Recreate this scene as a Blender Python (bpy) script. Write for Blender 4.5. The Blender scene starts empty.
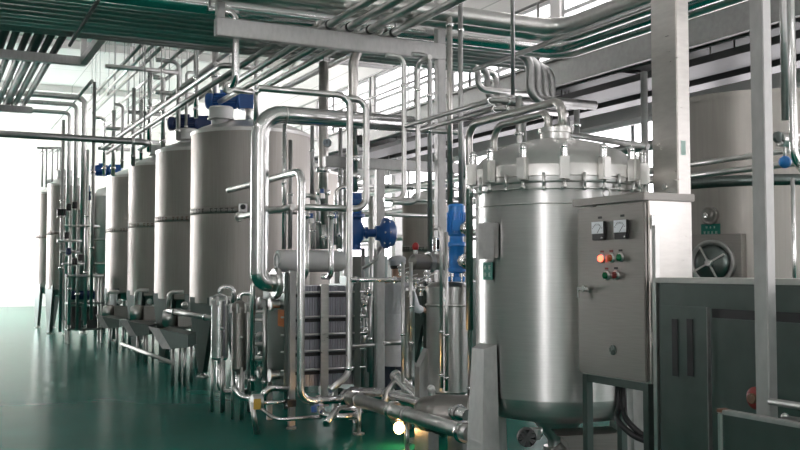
import bpy, bmesh, math, random
from mathutils import Vector, Matrix
random.seed(7)
PI = math.pi
V = Vector
scene = bpy.context.scene
COL = scene.collection

# ------------------------------------------------------------------ camera
F = 960.0
TH = math.atan(472 / 960.0)
PH = math.atan(45 / 960.0)
CAM = V((0, 0, 1.6))
FW = V((math.sin(TH) * math.cos(PH), math.cos(TH) * math.cos(PH), math.sin(PH)))
RT = V((math.cos(TH), -math.sin(TH), 0))
UP = RT.cross(FW)


def ray(px, py):
    return FW + RT * ((px - 400) / F) - UP * ((py - 225) / F)


def at(px, py, X=None, Y=None, z=None, D=None):
    """the point of the hall seen at a pixel, on the plane X=, Y=, z= or at depth D"""
    r = ray(px, py)
    if X is not None: k = X / r.x
    elif Y is not None: k = Y / r.y
    elif z is not None: k = (z - 1.6) / r.z
    else: k = D
    return CAM + r * k


def dep(p): return (V(p) - CAM).dot(FW)
def rad(w, p): return w * 0.5 * dep(p) / F


def slide(p, ax, px=None, py=None):
    """move p along a world axis until it is seen at px (or py)"""
    e = V((ax == 'x', ax == 'y', ax == 'z'))
    q = V(p) - CAM
    if px is not None: n = RT * F - FW * (px - 400)
    else: n = UP * F + FW * (py - 225)
    t = -q.dot(n) / e.dot(n)
    return V(p) + e * t


def path(p0, *moves):
    pts = [V(p0)]
    for m in moves:
        p = pts[-1]
        k, v = m
        if k in ('x', 'y'): pts.append(slide(p, k, px=v))
        elif k == 'z': pts.append(slide(p, 'z', py=v))
        elif k == 'X': pts.append(V((v, p.y, p.z)))
        elif k == 'Y': pts.append(V((p.x, v, p.z)))
        elif k == 'Z': pts.append(V((p.x, p.y, v)))
        elif k == 'd': pts.append(p + V(v))
    return pts


# ------------------------------------------------------------------ materials
MATS = {}


def newmat(name):
    m = bpy.data.materials.new(name); m.use_nodes = True
    nt = m.node_tree; nt.nodes.clear()
    o = nt.nodes.new('ShaderNodeOutputMaterial'); b = nt.nodes.new('ShaderNodeBsdfPrincipled')
    nt.links.new(b.outputs[0], o.inputs[0]); MATS[name] = m
    return m, nt, b


def nd(nt, t, **kw):
    n = nt.nodes.new(t)
    for k, v in kw.items():
        if k in n.inputs: n.inputs[k].default_value = v
        else: setattr(n, k, v)
    return n


def metal(name, col, rough, scale=(6, 6, 90), var=0.12, bump=0.02, mottled=0.0, metallic=1.0, aniso=0):
    m, nt, b = newmat(name); L = nt.links.new
    tc = nd(nt, 'ShaderNodeTexCoord'); mp = nd(nt, 'ShaderNodeMapping'); mp.inputs['Scale'].default_value = scale
    L(tc.outputs['Object'], mp.inputs[0])
    n = nd(nt, 'ShaderNodeTexNoise', Scale=3.0, Detail=4.0); L(mp.outputs[0], n.inputs['Vector'])
    big = nd(nt, 'ShaderNodeTexNoise', Scale=2.2, Detail=3.0); L(tc.outputs['Object'], big.inputs['Vector'])
    ad = nd(nt, 'ShaderNodeMath', operation='MULTIPLY_ADD'); ad.inputs[1].default_value = mottled
    L(big.outputs['Fac'], ad.inputs[0]); L(n.outputs['Fac'], ad.inputs[2])
    r = nd(nt, 'ShaderNodeMapRange'); r.inputs['From Min'].default_value = 0.3; r.inputs['From Max'].default_value = 0.7 + mottled
    r.inputs['To Min'].default_value = 1 - var; r.inputs['To Max'].default_value = 1 + var * 0.6
    L(ad.outputs[0], r.inputs['Value'])
    mx = nd(nt, 'ShaderNodeMix', data_type='RGBA', blend_type='MULTIPLY'); mx.inputs['Factor'].default_value = 1
    mx.inputs[6].default_value = (*col, 1); L(r.outputs[0], mx.inputs[7]); L(mx.outputs[2], b.inputs['Base Color'])
    r2 = nd(nt, 'ShaderNodeMapRange'); r2.inputs['To Min'].default_value = max(.03, rough - .07); r2.inputs['To Max'].default_value = rough + .08
    L(n.outputs['Fac'], r2.inputs['Value']); L(r2.outputs[0], b.inputs['Roughness'])
    b.inputs['Metallic'].default_value = metallic
    if aniso:
        tg_ = nd(nt, 'ShaderNodeTangent', direction_type='RADIAL', axis='Z'); L(tg_.outputs[0], b.inputs['Tangent'])
        b.inputs['Anisotropic'].default_value = aniso; b.inputs['Anisotropic Rotation'].default_value = .25
    if bump:
        bp = nd(nt, 'ShaderNodeBump', Strength=bump, Distance=0.01); L(n.outputs['Fac'], bp.inputs['Height']); L(bp.outputs[0], b.inputs['Normal'])
    return m


def paint(name, col, rough=0.45, var=0.1, scale=8, metallic=0.0, coat=0.0):
    m, nt, b = newmat(name); L = nt.links.new
    tc = nd(nt, 'ShaderNodeTexCoord'); n = nd(nt, 'ShaderNodeTexNoise', Scale=scale, Detail=5.0)
    L(tc.outputs['Object'], n.inputs['Vector'])
    r = nd(nt, 'ShaderNodeMapRange'); r.inputs['To Min'].default_value = 1 - var; r.inputs['To Max'].default_value = 1 + var
    L(n.outputs['Fac'], r.inputs['Value'])
    mx = nd(nt, 'ShaderNodeMix', data_type='RGBA', blend_type='MULTIPLY'); mx.inputs['Factor'].default_value = 1
    mx.inputs[6].default_value = (*col, 1); L(r.outputs[0], mx.inputs[7]); L(mx.outputs[2], b.inputs['Base Color'])
    b.inputs['Roughness'].default_value = rough; b.inputs['Metallic'].default_value = metallic
    b.inputs['Coat Weight'].default_value = coat
    return m


def glow(name, col, s):
    m = bpy.data.materials.new(name); m.use_nodes = True; nt = m.node_tree; nt.nodes.clear()
    o = nt.nodes.new('ShaderNodeOutputMaterial'); e = nt.nodes.new('ShaderNodeEmission')
    e.inputs[0].default_value = (*col, 1); e.inputs[1].default_value = s
    nt.links.new(e.outputs[0], o.inputs[0]); MATS[name] = m
    return m


metal('tank_steel', (.41, .39, .36), .50, (14, 14, .5), .16, .01, .3)
metal('brushed_steel', (.60, .60, .585), .36, (1.5, 1.5, 40), .07, 0, .1, aniso=.75)
metal('cabinet_steel', (.33, .315, .295), .42, (2, 2, 60), .12, .02, .15)
metal('machine_steel', (.17, .20, .19), .33, (60, 3, 3), .12, .02, .2)
metal('pipe_steel', (.70, .695, .675), .30, (5, 5, 5), .12, .0, .2)
metal('polished_steel', (.80, .80, .79), .19, (5, 5, 5), .08, .0, .2)
metal('dull_pipe', (.45, .45, .44), .40, (6, 6, 6), .2, .0, .3)
metal('tray_steel', (.20, .20, .20), .5, (6, 6, 6), .2, .0, .3)
metal('galvanised', (.52, .52, .51), .48, (9, 9, 4), .22, .02, .5)
metal('beam_steel', (.40, .40, .39), .5, (5, 5, 5), .2, .02, .4)
metal('column_steel', (.62, .60, .57), .30, (3, 3, 12), .15, .01, .3)
metal('lid_steel', (.68, .675, .65), .36, (4, 4, 4), .1, .01, .2)
metal('plate_steel', (.44, .44, .49), .40, (160, 2, 2), .35, .05, .1)
paint('dark_steel', (.06, .062, .062), .5, .25)
paint('black_plastic', (.012, .012, .013), .4)
paint('black_rubber', (.015, .015, .016), .55)
paint('blue_paint', (.015, .10, .34), .35, .15, coat=.2)
paint('navy_paint', (.012, .035, .12), .35, .2)
paint('bright_blue', (.03, .26, .75), .28, .1, coat=.3)
paint('white_plastic', (.78, .78, .76), .4, .05)
paint('insulation', (.93, .93, .91), .55, .1)
paint('orange_label', (.62, .20, .06), .5)
paint('yellow_tag', (.62, .42, .08), .5)
paint('green_sign', (.01, .20, .15), .4)
paint('sign_white', (.50, .68, .62), .5)
paint('meter_face', (.90, .92, .95), .25)
paint('red_paint', (.45, .02, .02), .35)
paint('dark_red', (.16, .015, .012), .4)
paint('rubber_brown', (.12, .07, .04), .5)
paint('green_lamp', (.01, .16, .06), .25)
paint('amber_lamp', (.40, .09, .03), .25)
paint('faded_mark', (.13, .125, .12), .6)
paint('faded_red', (.20, .12, .10), .6)
paint('rust', (.16, .08, .05), .8, .4, 40)
paint('coat_cloth', (.84, .85, .87), .85, .08, 20)
paint('cap_cloth', (.72, .73, .75), .85, .06, 20)
paint('skin', (.52, .32, .22), .6)
paint('hair', (.012, .010, .010), .5)
paint('trousers', (.10, .12, .16), .8)
paint('gauge_face', (.55, .62, .70), .3)
paint('frame_white', (.60, .61, .61), .45)
glow('red_lamp', (1.0, .06, .03), 6.0)
glow('lamp_bulb', (1.0, .55, .20), 32.0)
glow('tube_light', (1.0, .95, .96), 30.0)
PANE = glow('daylight_pane', (1.0, .955, .985), 3.4)
PANE2 = glow('added_pane_side', (1.0, .955, .975), 22.0)  # strong emission of the added far-left windows
PANE3 = glow('unseen_pane_front', (1.0, .955, .975), 8.0)  # emission of the out-of-view front and near-left windows


def mat_floor():
    m = bpy.data.materials.new('floor_epoxy'); m.use_nodes = True; nt = m.node_tree; nt.nodes.clear(); L = nt.links.new; MATS['floor_epoxy'] = m
    o = nd(nt, 'ShaderNodeOutputMaterial'); mx = nd(nt, 'ShaderNodeMixShader'); df = nd(nt, 'ShaderNodeBsdfDiffuse'); gl = nd(nt, 'ShaderNodeBsdfGlossy'); fr = nd(nt, 'ShaderNodeFresnel', IOR=1.05)
    tc = nd(nt, 'ShaderNodeTexCoord'); n = nd(nt, 'ShaderNodeTexNoise', Scale=.6, Detail=6.0); L(tc.outputs['Object'], n.inputs['Vector'])
    cr = nd(nt, 'ShaderNodeValToRGB'); cr.color_ramp.elements[0].color = (.003, .105, .078, 1); cr.color_ramp.elements[1].color = (.006, .15, .112, 1)
    cr.color_ramp.elements[0].position = .3; cr.color_ramp.elements[1].position = .75
    L(n.outputs['Fac'], cr.inputs[0]); L(cr.outputs[0], df.inputs[0])
    n2 = nd(nt, 'ShaderNodeTexNoise', Scale=2.5, Detail=5.0); L(tc.outputs['Object'], n2.inputs['Vector'])
    r = nd(nt, 'ShaderNodeMapRange'); r.inputs['To Min'].default_value = .10; r.inputs['To Max'].default_value = .32
    L(n2.outputs['Fac'], r.inputs['Value']); L(r.outputs[0], gl.inputs['Roughness']); gl.inputs[0].default_value = (.9, .95, .93, 1)
    bp = nd(nt, 'ShaderNodeBump', Strength=.12, Distance=.03); L(n2.outputs['Fac'], bp.inputs['Height']); L(bp.outputs[0], gl.inputs['Normal'])
    L(fr.outputs[0], mx.inputs[0]); L(df.outputs[0], mx.inputs[1]); L(gl.outputs[0], mx.inputs[2]); L(mx.outputs[0], o.inputs[0])
mat_floor()


def mat_panels(name, col, joint, scale, bw, rh):
    m, nt, b = newmat(name); L = nt.links.new
    tc = nd(nt, 'ShaderNodeTexCoord'); mp = nd(nt, 'ShaderNodeMapping'); L(tc.outputs['Object'], mp.inputs[0])
    mp.inputs['Rotation'].default_value = scale
    br = nd(nt, 'ShaderNodeTexBrick', Scale=1.0); br.offset = 0
    br.inputs['Color1'].default_value = (*col, 1); br.inputs['Color2'].default_value = (*[c * .97 for c in col], 1); br.inputs['Mortar'].default_value = (*joint, 1)
    br.inputs['Mortar Size'].default_value = .012; br.inputs['Brick Width'].default_value = bw; br.inputs['Row Height'].default_value = rh
    L(mp.outputs[0], br.inputs['Vector']); L(br.outputs['Color'], b.inputs['Base Color'])
    b.inputs['Roughness'].default_value = .55
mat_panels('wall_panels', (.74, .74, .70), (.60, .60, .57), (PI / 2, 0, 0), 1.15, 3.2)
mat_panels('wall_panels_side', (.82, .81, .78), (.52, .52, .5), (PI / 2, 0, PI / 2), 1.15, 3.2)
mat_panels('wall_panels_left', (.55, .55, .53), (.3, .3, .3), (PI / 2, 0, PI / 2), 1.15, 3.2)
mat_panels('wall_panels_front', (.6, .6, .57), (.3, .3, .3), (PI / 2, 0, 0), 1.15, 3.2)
mat_panels('ceiling_panels', (.84, .825, .80), (.5, .5, .48), (0, 0, 0), 1.2, 6.0)


# ------------------------------------------------------------------ mesh builder
class MB:
    def __init__(self): self.v = []; self.f = []; self.s = []

    def add(self, vs, fs, smooth=False):
        b = len(self.v)
        self.v += [V(x) for x in vs]
        for f in fs: self.f.append(tuple(b + i for i in f)); self.s.append(smooth)
        return self

    def box(self, lo, hi, bev=0.0):
        x0, y0, z0 = [min(a, b) for a, b in zip(lo, hi)]; x1, y1, z1 = [max(a, b) for a, b in zip(lo, hi)]
        if bev <= 0:
            return self.add([(x0, y0, z0), (x1, y0, z0), (x1, y1, z0), (x0, y1, z0), (x0, y0, z1), (x1, y0, z1), (x1, y1, z1), (x0, y1, z1)],
                            [(3, 2, 1, 0), (4, 5, 6, 7), (0, 1, 5, 4), (1, 2, 6, 5), (2, 3, 7, 6), (3, 0, 4, 7)])
        bm = bmesh.new(); bmesh.ops.create_cube(bm, size=1)
        bmesh.ops.scale(bm, vec=(x1 - x0, y1 - y0, z1 - z0), verts=bm.verts)
        bmesh.ops.translate(bm, vec=((x0 + x1) / 2, (y0 + y1) / 2, (z0 + z1) / 2), verts=bm.verts)
        bmesh.ops.bevel(bm, geom=bm.edges[:], offset=min(bev, .45 * min(x1 - x0, y1 - y0, z1 - z0)), segments=2, affect='EDGES')
        bm.verts.index_update()
        self.add([v.co.copy() for v in bm.verts], [[v.index for v in f.verts] for f in bm.faces]); bm.free()
        return self

    def obox(self, c, ax, ay, az):
        c, ax, ay, az = V(c), V(ax), V(ay), V(az)
        vs = [c + ax * i + ay * j + az * k for k in (-1, 1) for j in (-1, 1) for i in (-1, 1)]
        return self.add(vs, [(0, 2, 3, 1), (4, 5, 7, 6), (0, 1, 5, 4), (1, 3, 7, 5), (3, 2, 6, 7), (2, 0, 4, 6)])

    def bar(self, a, b, w, h):
        """rectangular bar from a to b"""
        a, b = V(a), V(b); d = (b - a); n = d.normalized()
        s = n.cross(V((0, 0, 1)))
        s = s.normalized() if s.length > 1e-4 else V((1, 0, 0))
        u = s.cross(n)
        return self.obox((a + b) / 2, d / 2, s * w / 2, u * h / 2)

    def tube(self, pts, r, bend=None, seg=14, caps=True, r2=None):
        pts = [V(p) for p in pts]
        if bend is None: bend = r * 2.6
        out = [pts[0]]
        for i in range(1, len(pts) - 1):
            p, a, c = pts[i], pts[i - 1], pts[i + 1]
            d1, d2 = (a - p), (c - p)
            l1, l2 = d1.length, d2.length
            if l1 < 1e-6 or l2 < 1e-6: continue
            d1.normalize(); d2.normalize()
            ang = d1.angle(d2)
            if ang > PI - .02: out.append(p); continue
            t = min(bend / math.tan(ang / 2), l1 * .49, l2 * .49)
            R = t * math.tan(ang / 2)
            bis = (d1 + d2).normalized(); cen = p + bis * (R / math.sin(ang / 2))
            s, e = p + d1 * t - cen, p + d2 * t - cen
            tot = s.angle(e); n = max(3, int(tot / .26))
            axis = s.cross(e).normalized()
            for k in range(n + 1): out.append(cen + Matrix.Rotation(tot * k / n, 3, axis) @ s)
        out.append(pts[-1])
        t0 = (out[1] - out[0]).normalized()
        nrm = t0.orthogonal().normalized()
        rings = []; prev = t0
        for i, p in enumerate(out):
            if i == 0: t = t0
            elif i == len(out) - 1: t = (out[i] - out[i - 1]).normalized()
            else: t = ((out[i + 1] - p).normalized() + (p - out[i - 1]).normalized()).normalized()
            nrm = prev.rotation_difference(t) @ nrm; nrm = (nrm - t * nrm.dot(t)).normalized(); prev = t
            bn = t.cross(nrm)
            rr = r if r2 is None else r + (r2 - r) * i / (len(out) - 1)
            rings.append([p + (nrm * math.cos(2 * PI * k / seg) + bn * math.sin(2 * PI * k / seg)) * rr for k in range(seg)])
        b = len(self.v)
        for ring in rings: self.v += ring
        for i in range(len(rings) - 1):
            for k in range(seg):
                k2 = (k + 1) % seg
                self.f.append((b + i * seg + k, b + i * seg + k2, b + (i + 1) * seg + k2, b + (i + 1) * seg + k)); self.s.append(True)
        if caps:
            self.f.append(tuple(b + k for k in reversed(range(seg)))); self.s.append(False)
            e = b + (len(rings) - 1) * seg
            self.f.append(tuple(e + k for k in range(seg))); self.s.append(False)
        return self

    def lathe(self, prof, o=(0, 0, 0), axis=(0, 0, 1), seg=32, a0=0, a1=2 * PI):
        """prof: (radius, height) pairs along axis from o; sharp corners by repeating a point"""
        o, ax = V(o), V(axis).normalized(); n = ax.orthogonal().normalized(); bn = ax.cross(n)
        full = abs(a1 - a0 - 2 * PI) < 1e-6
        m = seg if full else seg + 1
        b = len(self.v)
        for r, h in prof:
            for k in range(m):
                a = a0 + (a1 - a0) * k / seg
                self.v.append(o + ax * h + (n * math.cos(a) + bn * math.sin(a)) * r)
        for i in range(len(prof) - 1):
            if prof[i] == prof[i + 1]: continue
            for k in range(seg):
                k2 = (k + 1) % m
                q = (b + i * m + k, b + i * m + k2, b + (i + 1) * m + k2, b + (i + 1) * m + k)
                if prof[i][0] < 1e-6: q = (q[0], q[2], q[3])
                elif prof[i + 1][0] < 1e-6: q = (q[0], q[1], q[2])
                self.f.append(q); self.s.append(True)
        return self

    def cyl(self, o, axis, r, h, seg=24, bev=None):
        e = bev if bev is not None else min(r, h) * .12
        return self.lathe([(0, 0), (r - e, 0), (r - e, 0), (r, e), (r, e), (r, h - e), (r, h - e), (r - e, h), (r - e, h), (0, h)], o, axis, seg)

    def ball(self, c, r, seg=20, sx=1, sy=1, sz=1):
        b = len(self.v); n = seg // 2
        self.lathe([(r * math.sin(PI * i / n), -r * math.cos(PI * i / n)) for i in range(n + 1)], (0, 0, 0), (0, 0, 1), seg)
        for i in range(b, len(self.v)):
            q = self.v[i]; self.v[i] = V(c) + V((q.x * sx, q.y * sy, q.z * sz))
        return self

    def ring(self, c, axis, R, r, seg=36, s2=8):
        c, ax = V(c), V(axis).normalized(); n = ax.orthogonal().normalized(); bn = ax.cross(n); b = len(self.v)
        for k in range(seg):
            a = 2 * PI * k / seg; d = n * math.cos(a) + bn * math.sin(a)
            for j in range(s2):
                t = 2 * PI * j / s2; self.v.append(c + d * (R + r * math.cos(t)) + ax * (r * math.sin(t)))
        for k in range(seg):
            for j in range(s2):
                k2, j2 = (k + 1) % seg, (j + 1) % s2
                self.f.append((b + k * s2 + j, b + k2 * s2 + j, b + k2 * s2 + j2, b + k * s2 + j2)); self.s.append(True)
        return self

    def prism(self, poly, off):
        poly = [V(p) for p in poly]; off = V(off); n = len(poly)
        vs = poly + [p + off for p in poly]
        return self.add(vs, [tuple(reversed(range(n))), tuple(range(n, 2 * n))] + [(i, (i + 1) % n, n + (i + 1) % n, n + i) for i in range(n)])

    def build(self, name, mat, parent=None, origin=None):
        if origin is None:
            if parent is not None: origin = V((0, 0, 0))
            else:
                lo = V([min(v[i] for v in self.v) for i in range(3)]); hi = V([max(v[i] for v in self.v) for i in range(3)])
                origin = V(((lo.x + hi.x) / 2, (lo.y + hi.y) / 2, lo.z))
        wo = WORLD.get(parent.name, V((0, 0, 0))) + V(origin) if parent is not None else V(origin)
        me = bpy.data.meshes.new(name)
        me.from_pydata([v - wo for v in self.v], [], self.f)
        me.polygons.foreach_set('use_smooth', self.s)
        bm = bmesh.new(); bm.from_mesh(me); bmesh.ops.recalc_face_normals(bm, faces=bm.faces); bm.to_mesh(me); bm.free()
        me.materials.append(MATS[mat])
        o = bpy.data.objects.new(name, me); COL.objects.link(o); o.location = origin
        if parent is not None: o.parent = parent
        WORLD[o.name] = wo
        return o


WORLD = {}


def tag(o, label=None, cat=None, group=None, kind=None):
    if label: o['label'] = label
    if cat: o['category'] = cat
    if group: o['group'] = group
    if kind: o['kind'] = kind
    return o


def thing(name, loc, label, cat, group=None):
    o = bpy.data.objects.new(name, None); COL.objects.link(o); o.location = loc; o.empty_display_size = .1
    WORLD[o.name] = V(loc)
    return tag(o, label, cat, group)


def solo(name, mb, mat, label, cat, group=None):
    return tag(mb.build(name, mat), label, cat, group)


def struct(name, mb, mat, parent=None):
    o = mb.build(name, mat, parent)
    if parent is None: o['kind'] = 'structure'
    return o


def pipe(label, pts, r, mat='pipe_steel', group=None, clamps=(), bend=None, name='pipe', cat='pipe', seg=14, flanges=()):
    """a pipe run; clamps / flanges: (point index a, fraction towards next point)"""
    o = MB().tube(pts, r, bend, seg)
    o = solo(name, o, mat, label, cat, group)
    for kind, lst, k, th in (('clamp', clamps, 1.45, 1.1), ('flange', flanges, 1.75, .7)):
        for i, f in lst:
            a, b = V(pts[i]), V(pts[i + 1]); d = (b - a).normalized(); c = a.lerp(b, f)
            h = r * th
            mb = MB().lathe([(r * .98, -h / 2), (r * k * .9, -h / 2), (r * k * .9, -h / 2), (r * k, -h * .2), (r * k, h * .2), (r * k * .9, h / 2), (r * k * .9, h / 2), (r * .98, h / 2)], c, d, 16)
            mb.build(kind, 'polished_steel' if kind == 'clamp' else 'pipe_steel', o)
    return o


exec_parts = []
# ================================================================== SETTING
XL, XR, YF, YB, HC = -6.0, 10.0, -5.0, 45.0, 8.0
struct('floor', MB().box((XL - .2, YF - .2, -.15), (XR + .2, YB + .2, 0)), 'floor_epoxy')
struct('ceiling', MB().box((XL - .2, YF - .2, HC), (XR + .2, YB + .2, HC + .15)), 'ceiling_panels')
struct('wall_back', MB().box((XL - .2, YB, 0), (XR + .2, YB + .2, HC)), 'wall_panels')


def pane_for(pane, s):
    return 'unseen_pane_front' if pane == 'added_pane_side' and s < 10 else pane


def wall_with_windows(name, horiz, fixed, thick, a0, a1, bands, mat, wins, pane, wn, nt=5, nm=2):
    """a wall along Y (horiz='y') or X with openings: wins = list of (start, end), bands = list of (z0, z1)"""
    def bx(mb, s0, s1, z0, z1, f0, f1):
        if horiz == 'y': mb.box((f0, s0, z0), (f1, s1, z1))
        else: mb.box((s0, f0, z0), (s1, f1, z1))
    w = MB(); zs = [0] + [z for b in bands for z in b] + [HC]
    for i in range(0, len(zs), 2): bx(w, a0, a1, zs[i], zs[i + 1], fixed, fixed + thick)
    for (z0, z1) in bands:
        c = a0
        for (s, e) in wins: bx(w, c, s, z0, z1, fixed, fixed + thick); c = e
        bx(w, c, a1, z0, z1, fixed, fixed + thick)
    struct(name, w, mat)
    for (z0, z1) in bands:
        for (s, e) in wins:
            wn[0] += 1
            fr = MB(); t = .06; f0, f1 = fixed + thick * .3, fixed + thick * .7
            bx(fr, s, e, z0, z0 + t, f0, f1); bx(fr, s, e, z1 - t, z1, f0, f1)
            bx(fr, s, s + t, z0 + t, z1 - t, f0, f1); bx(fr, e - t, e, z0 + t, z1 - t, f0, f1)
            for k in range(1, nt): zz = z0 + (z1 - z0) * k / nt; bx(fr, s + t, e - t, zz - .035, zz + .035, f0, f1)
            for k in range(1, nm): ss = s + (e - s) * k / nm; bx(fr, ss - .04, ss + .04, z0 + t, z1 - t, f0 + .004, f1 - .004)
            fo = fr.build('window_%d' % wn[0], 'frame_white'); fo['kind'] = 'structure'
            p = MB(); bx(p, s + .03, e - .03, z0 + .03, z1 - .03, fixed + thick * .5, fixed + thick * .54)
            p.build('pane', pane_for(pane, s), fo)


WN = [0]
wall_with_windows('wall_right', 'y', XR, .2, YF - .2, YB + .2, [(1.8, 4.0), (4.9, 6.5)], 'wall_panels_side',
                  [(-4.2, -.8)] + [(2.2 + 4 * i, 5.9 + 4 * i) for i in range(6)], 'daylight_pane', WN)  # first opening is out of view, added to reflect on the cabinet side
wall_with_windows('wall_left', 'y', XL - .2, .2, YF - .2, YB + .2, [(1.2, 6.4)], 'wall_panels_left',
                  [(-3.2, -1.4)] + [(33.5 + 4.0 * i, 36.5 + 4.0 * i) for i in range(3)], 'added_pane_side', WN)  # out-of-view windows, added to light the far wall and the vessel
wall_with_windows('wall_front', 'x', YF - .2, .2, XL - .2, XR + .2, [(.9, 5.2)], 'wall_panels_front',
                  [(-5.4, -5.1), (-3.85, -3.45), (.9, 1.3), (5.0, 6.0)], 'unseen_pane_front', WN)  # one narrow window makes the vessel's streak; the others are added to brighten

# ================================================================== PLATFORM AND STEEL FRAMES
pt = thing('steel_platform', (9, 14, 4.2), 'long grey steel platform running above the tanks before the bright windows', 'platform')
MB().box((8.0, 3, 4.2), (8.07, 26, 4.62)).box((7.93, 3, 4.58), (8.14, 26, 4.62)).box((7.93, 3, 4.2), (8.14, 26, 4.23)).build('edge_beam', 'beam_steel', pt)
MB().box((8.08, 3, 4.47), (9.98, 26, 4.53)).build('deck', 'dark_steel', pt)
for i in range(8):
    y = 4.2 + 2.9 * i
    MB().box((8.1, y - .05, 4.24), (9.96, y + .05, 4.46)).box((8.1, y - .1, 4.235), (9.96, y + .1, 4.255)).build('joist', 'beam_steel', pt)
for i, y in enumerate((7.5, 13.0, 19.5, 25.5)):
    MB().box((9.42, y - .1, 0), (9.6, y + .1, 4.235)).build('post', 'beam_steel', pt)
rl = thing('platform_railing', (8.03, 12, 4.62), 'thin grey tube railing along the edge of the steel platform', 'railing')
for z in (5.1, 5.55): MB().tube([(8.03, 9.6, z), (8.03, 26, z)], .022).build('rail', 'dull_pipe', rl)
for i in range(9): MB().tube([(8.03, 9.7 + 2 * i, 4.62), (8.03, 9.7 + 2 * i, 5.55)], .022).build('post', 'dull_pipe', rl)

# hanging frame of pale square tube: hanger, beam, tall post
YBM = 9.5
pb0 = at(221, 28, Y=YBM); pb1 = at(439, 52, Y=YBM)
zb = (pb0.z + pb1.z) / 2
hf = thing('hanging_pipe_frame', (pb0.x, YBM, zb), 'pale square-tube beam hung from the ceiling carrying four sloping pipes', 'frame')
MB().box((pb0.x - .06, YBM - .06, zb - .09), (pb1.x + .06, YBM + .06, zb + .09), .008).build('beam', 'galvanised', hf)
MB().box((pb0.x - .05, YBM - .045, zb + .09), (pb0.x + .03, YBM + .045, HC), .006).build('hanger', 'galvanised', hf)
MB().box((pb1.x - .04, YBM - .05, 1.2), (pb1.x + .06, YBM + .05, zb - .09), .006).build('post', 'galvanised', hf)
MB().box((pb1.x - .04, YBM - .05, zb + .09), (pb1.x + .06, YBM + .05, HC), .006).build('hanger', 'galvanised', hf)

# mid steel frame behind the blue pump
p0, p1 = at(334, 161, Y=10.1), at(470, 170, Y=10.1)
zf = p0.z
sf = thing('pump_support_frame', (p0.x, 10.1, 0), 'grey steel portal frame standing behind the blue pump', 'frame')
MB().box((p0.x - .12, 10.05, zf - .07), (p1.x + .3, 10.15, zf + .05), .006).build('beam', 'galvanised', sf)
q = at(379.5, 200, Y=10.1)
MB().box((q.x - .05, 10.055, 0), (q.x + .05, 10.145, zf - .071), .006).build('post', 'galvanised', sf)
q = at(466, 200, Y=10.1)
MB().box((q.x - .05, 10.055, 0), (q.x + .05, 10.145, zf - .071), .006).build('post', 'galvanised', sf)
q = at(300, 120, Y=13.0)

# ================================================================== STORAGE TANKS
def gear_motor(t, base, z, d, L, r, col):
    """geared agitator drive: shaft housing, gearbox and a lying motor along d"""
    base = V(base); d = V(d).normalized(); u = V((0, 0, 1)); s = d.cross(u)
    MB().lathe([(.0, 0), (.11, 0), (.11, 0), (.11, .03), (.11, .03), (.055, .05), (.055, z - base.z - r * 1.1), (.10, z - base.z - r)], base, u, 16).build('shaft_housing', 'pipe_steel', t)
    g = MB().obox(V((base.x, base.y, z)), d * r * 1.0, s * r * .95, u * r * 1.05).cyl(V((base.x, base.y, z)) + s * r * .8, s, r * .55, r * .3, 16).build('gearbox', col, t)
    m0 = V((base.x, base.y, z)) + d * r * 1.0
    mb = MB().cyl(m0, d, r * 1.05, .04, 20).cyl(m0 + d * .04, d, r * .85, L - .14, 20)
    for k in range(14):
        a = 2 * PI * k / 14; n = s * math.cos(a) + u * math.sin(a)
        mb.obox(m0 + d * (L / 2 - .02) + n * r * .9, d * (L / 2 - .09), n * r * .1, d.cross(n) * .008)
    mo = mb.build('motor', col, t)
    MB().cyl(m0 + d * (L - .10), d, r * 1.0, .12, 20, .02).build('fan_cover', col, mo)
    MB().obox(m0 + d * L * .45 + u * r * 1.0, d * .08, s * .06, u * .04).build('terminal_box', col, mo)


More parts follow.
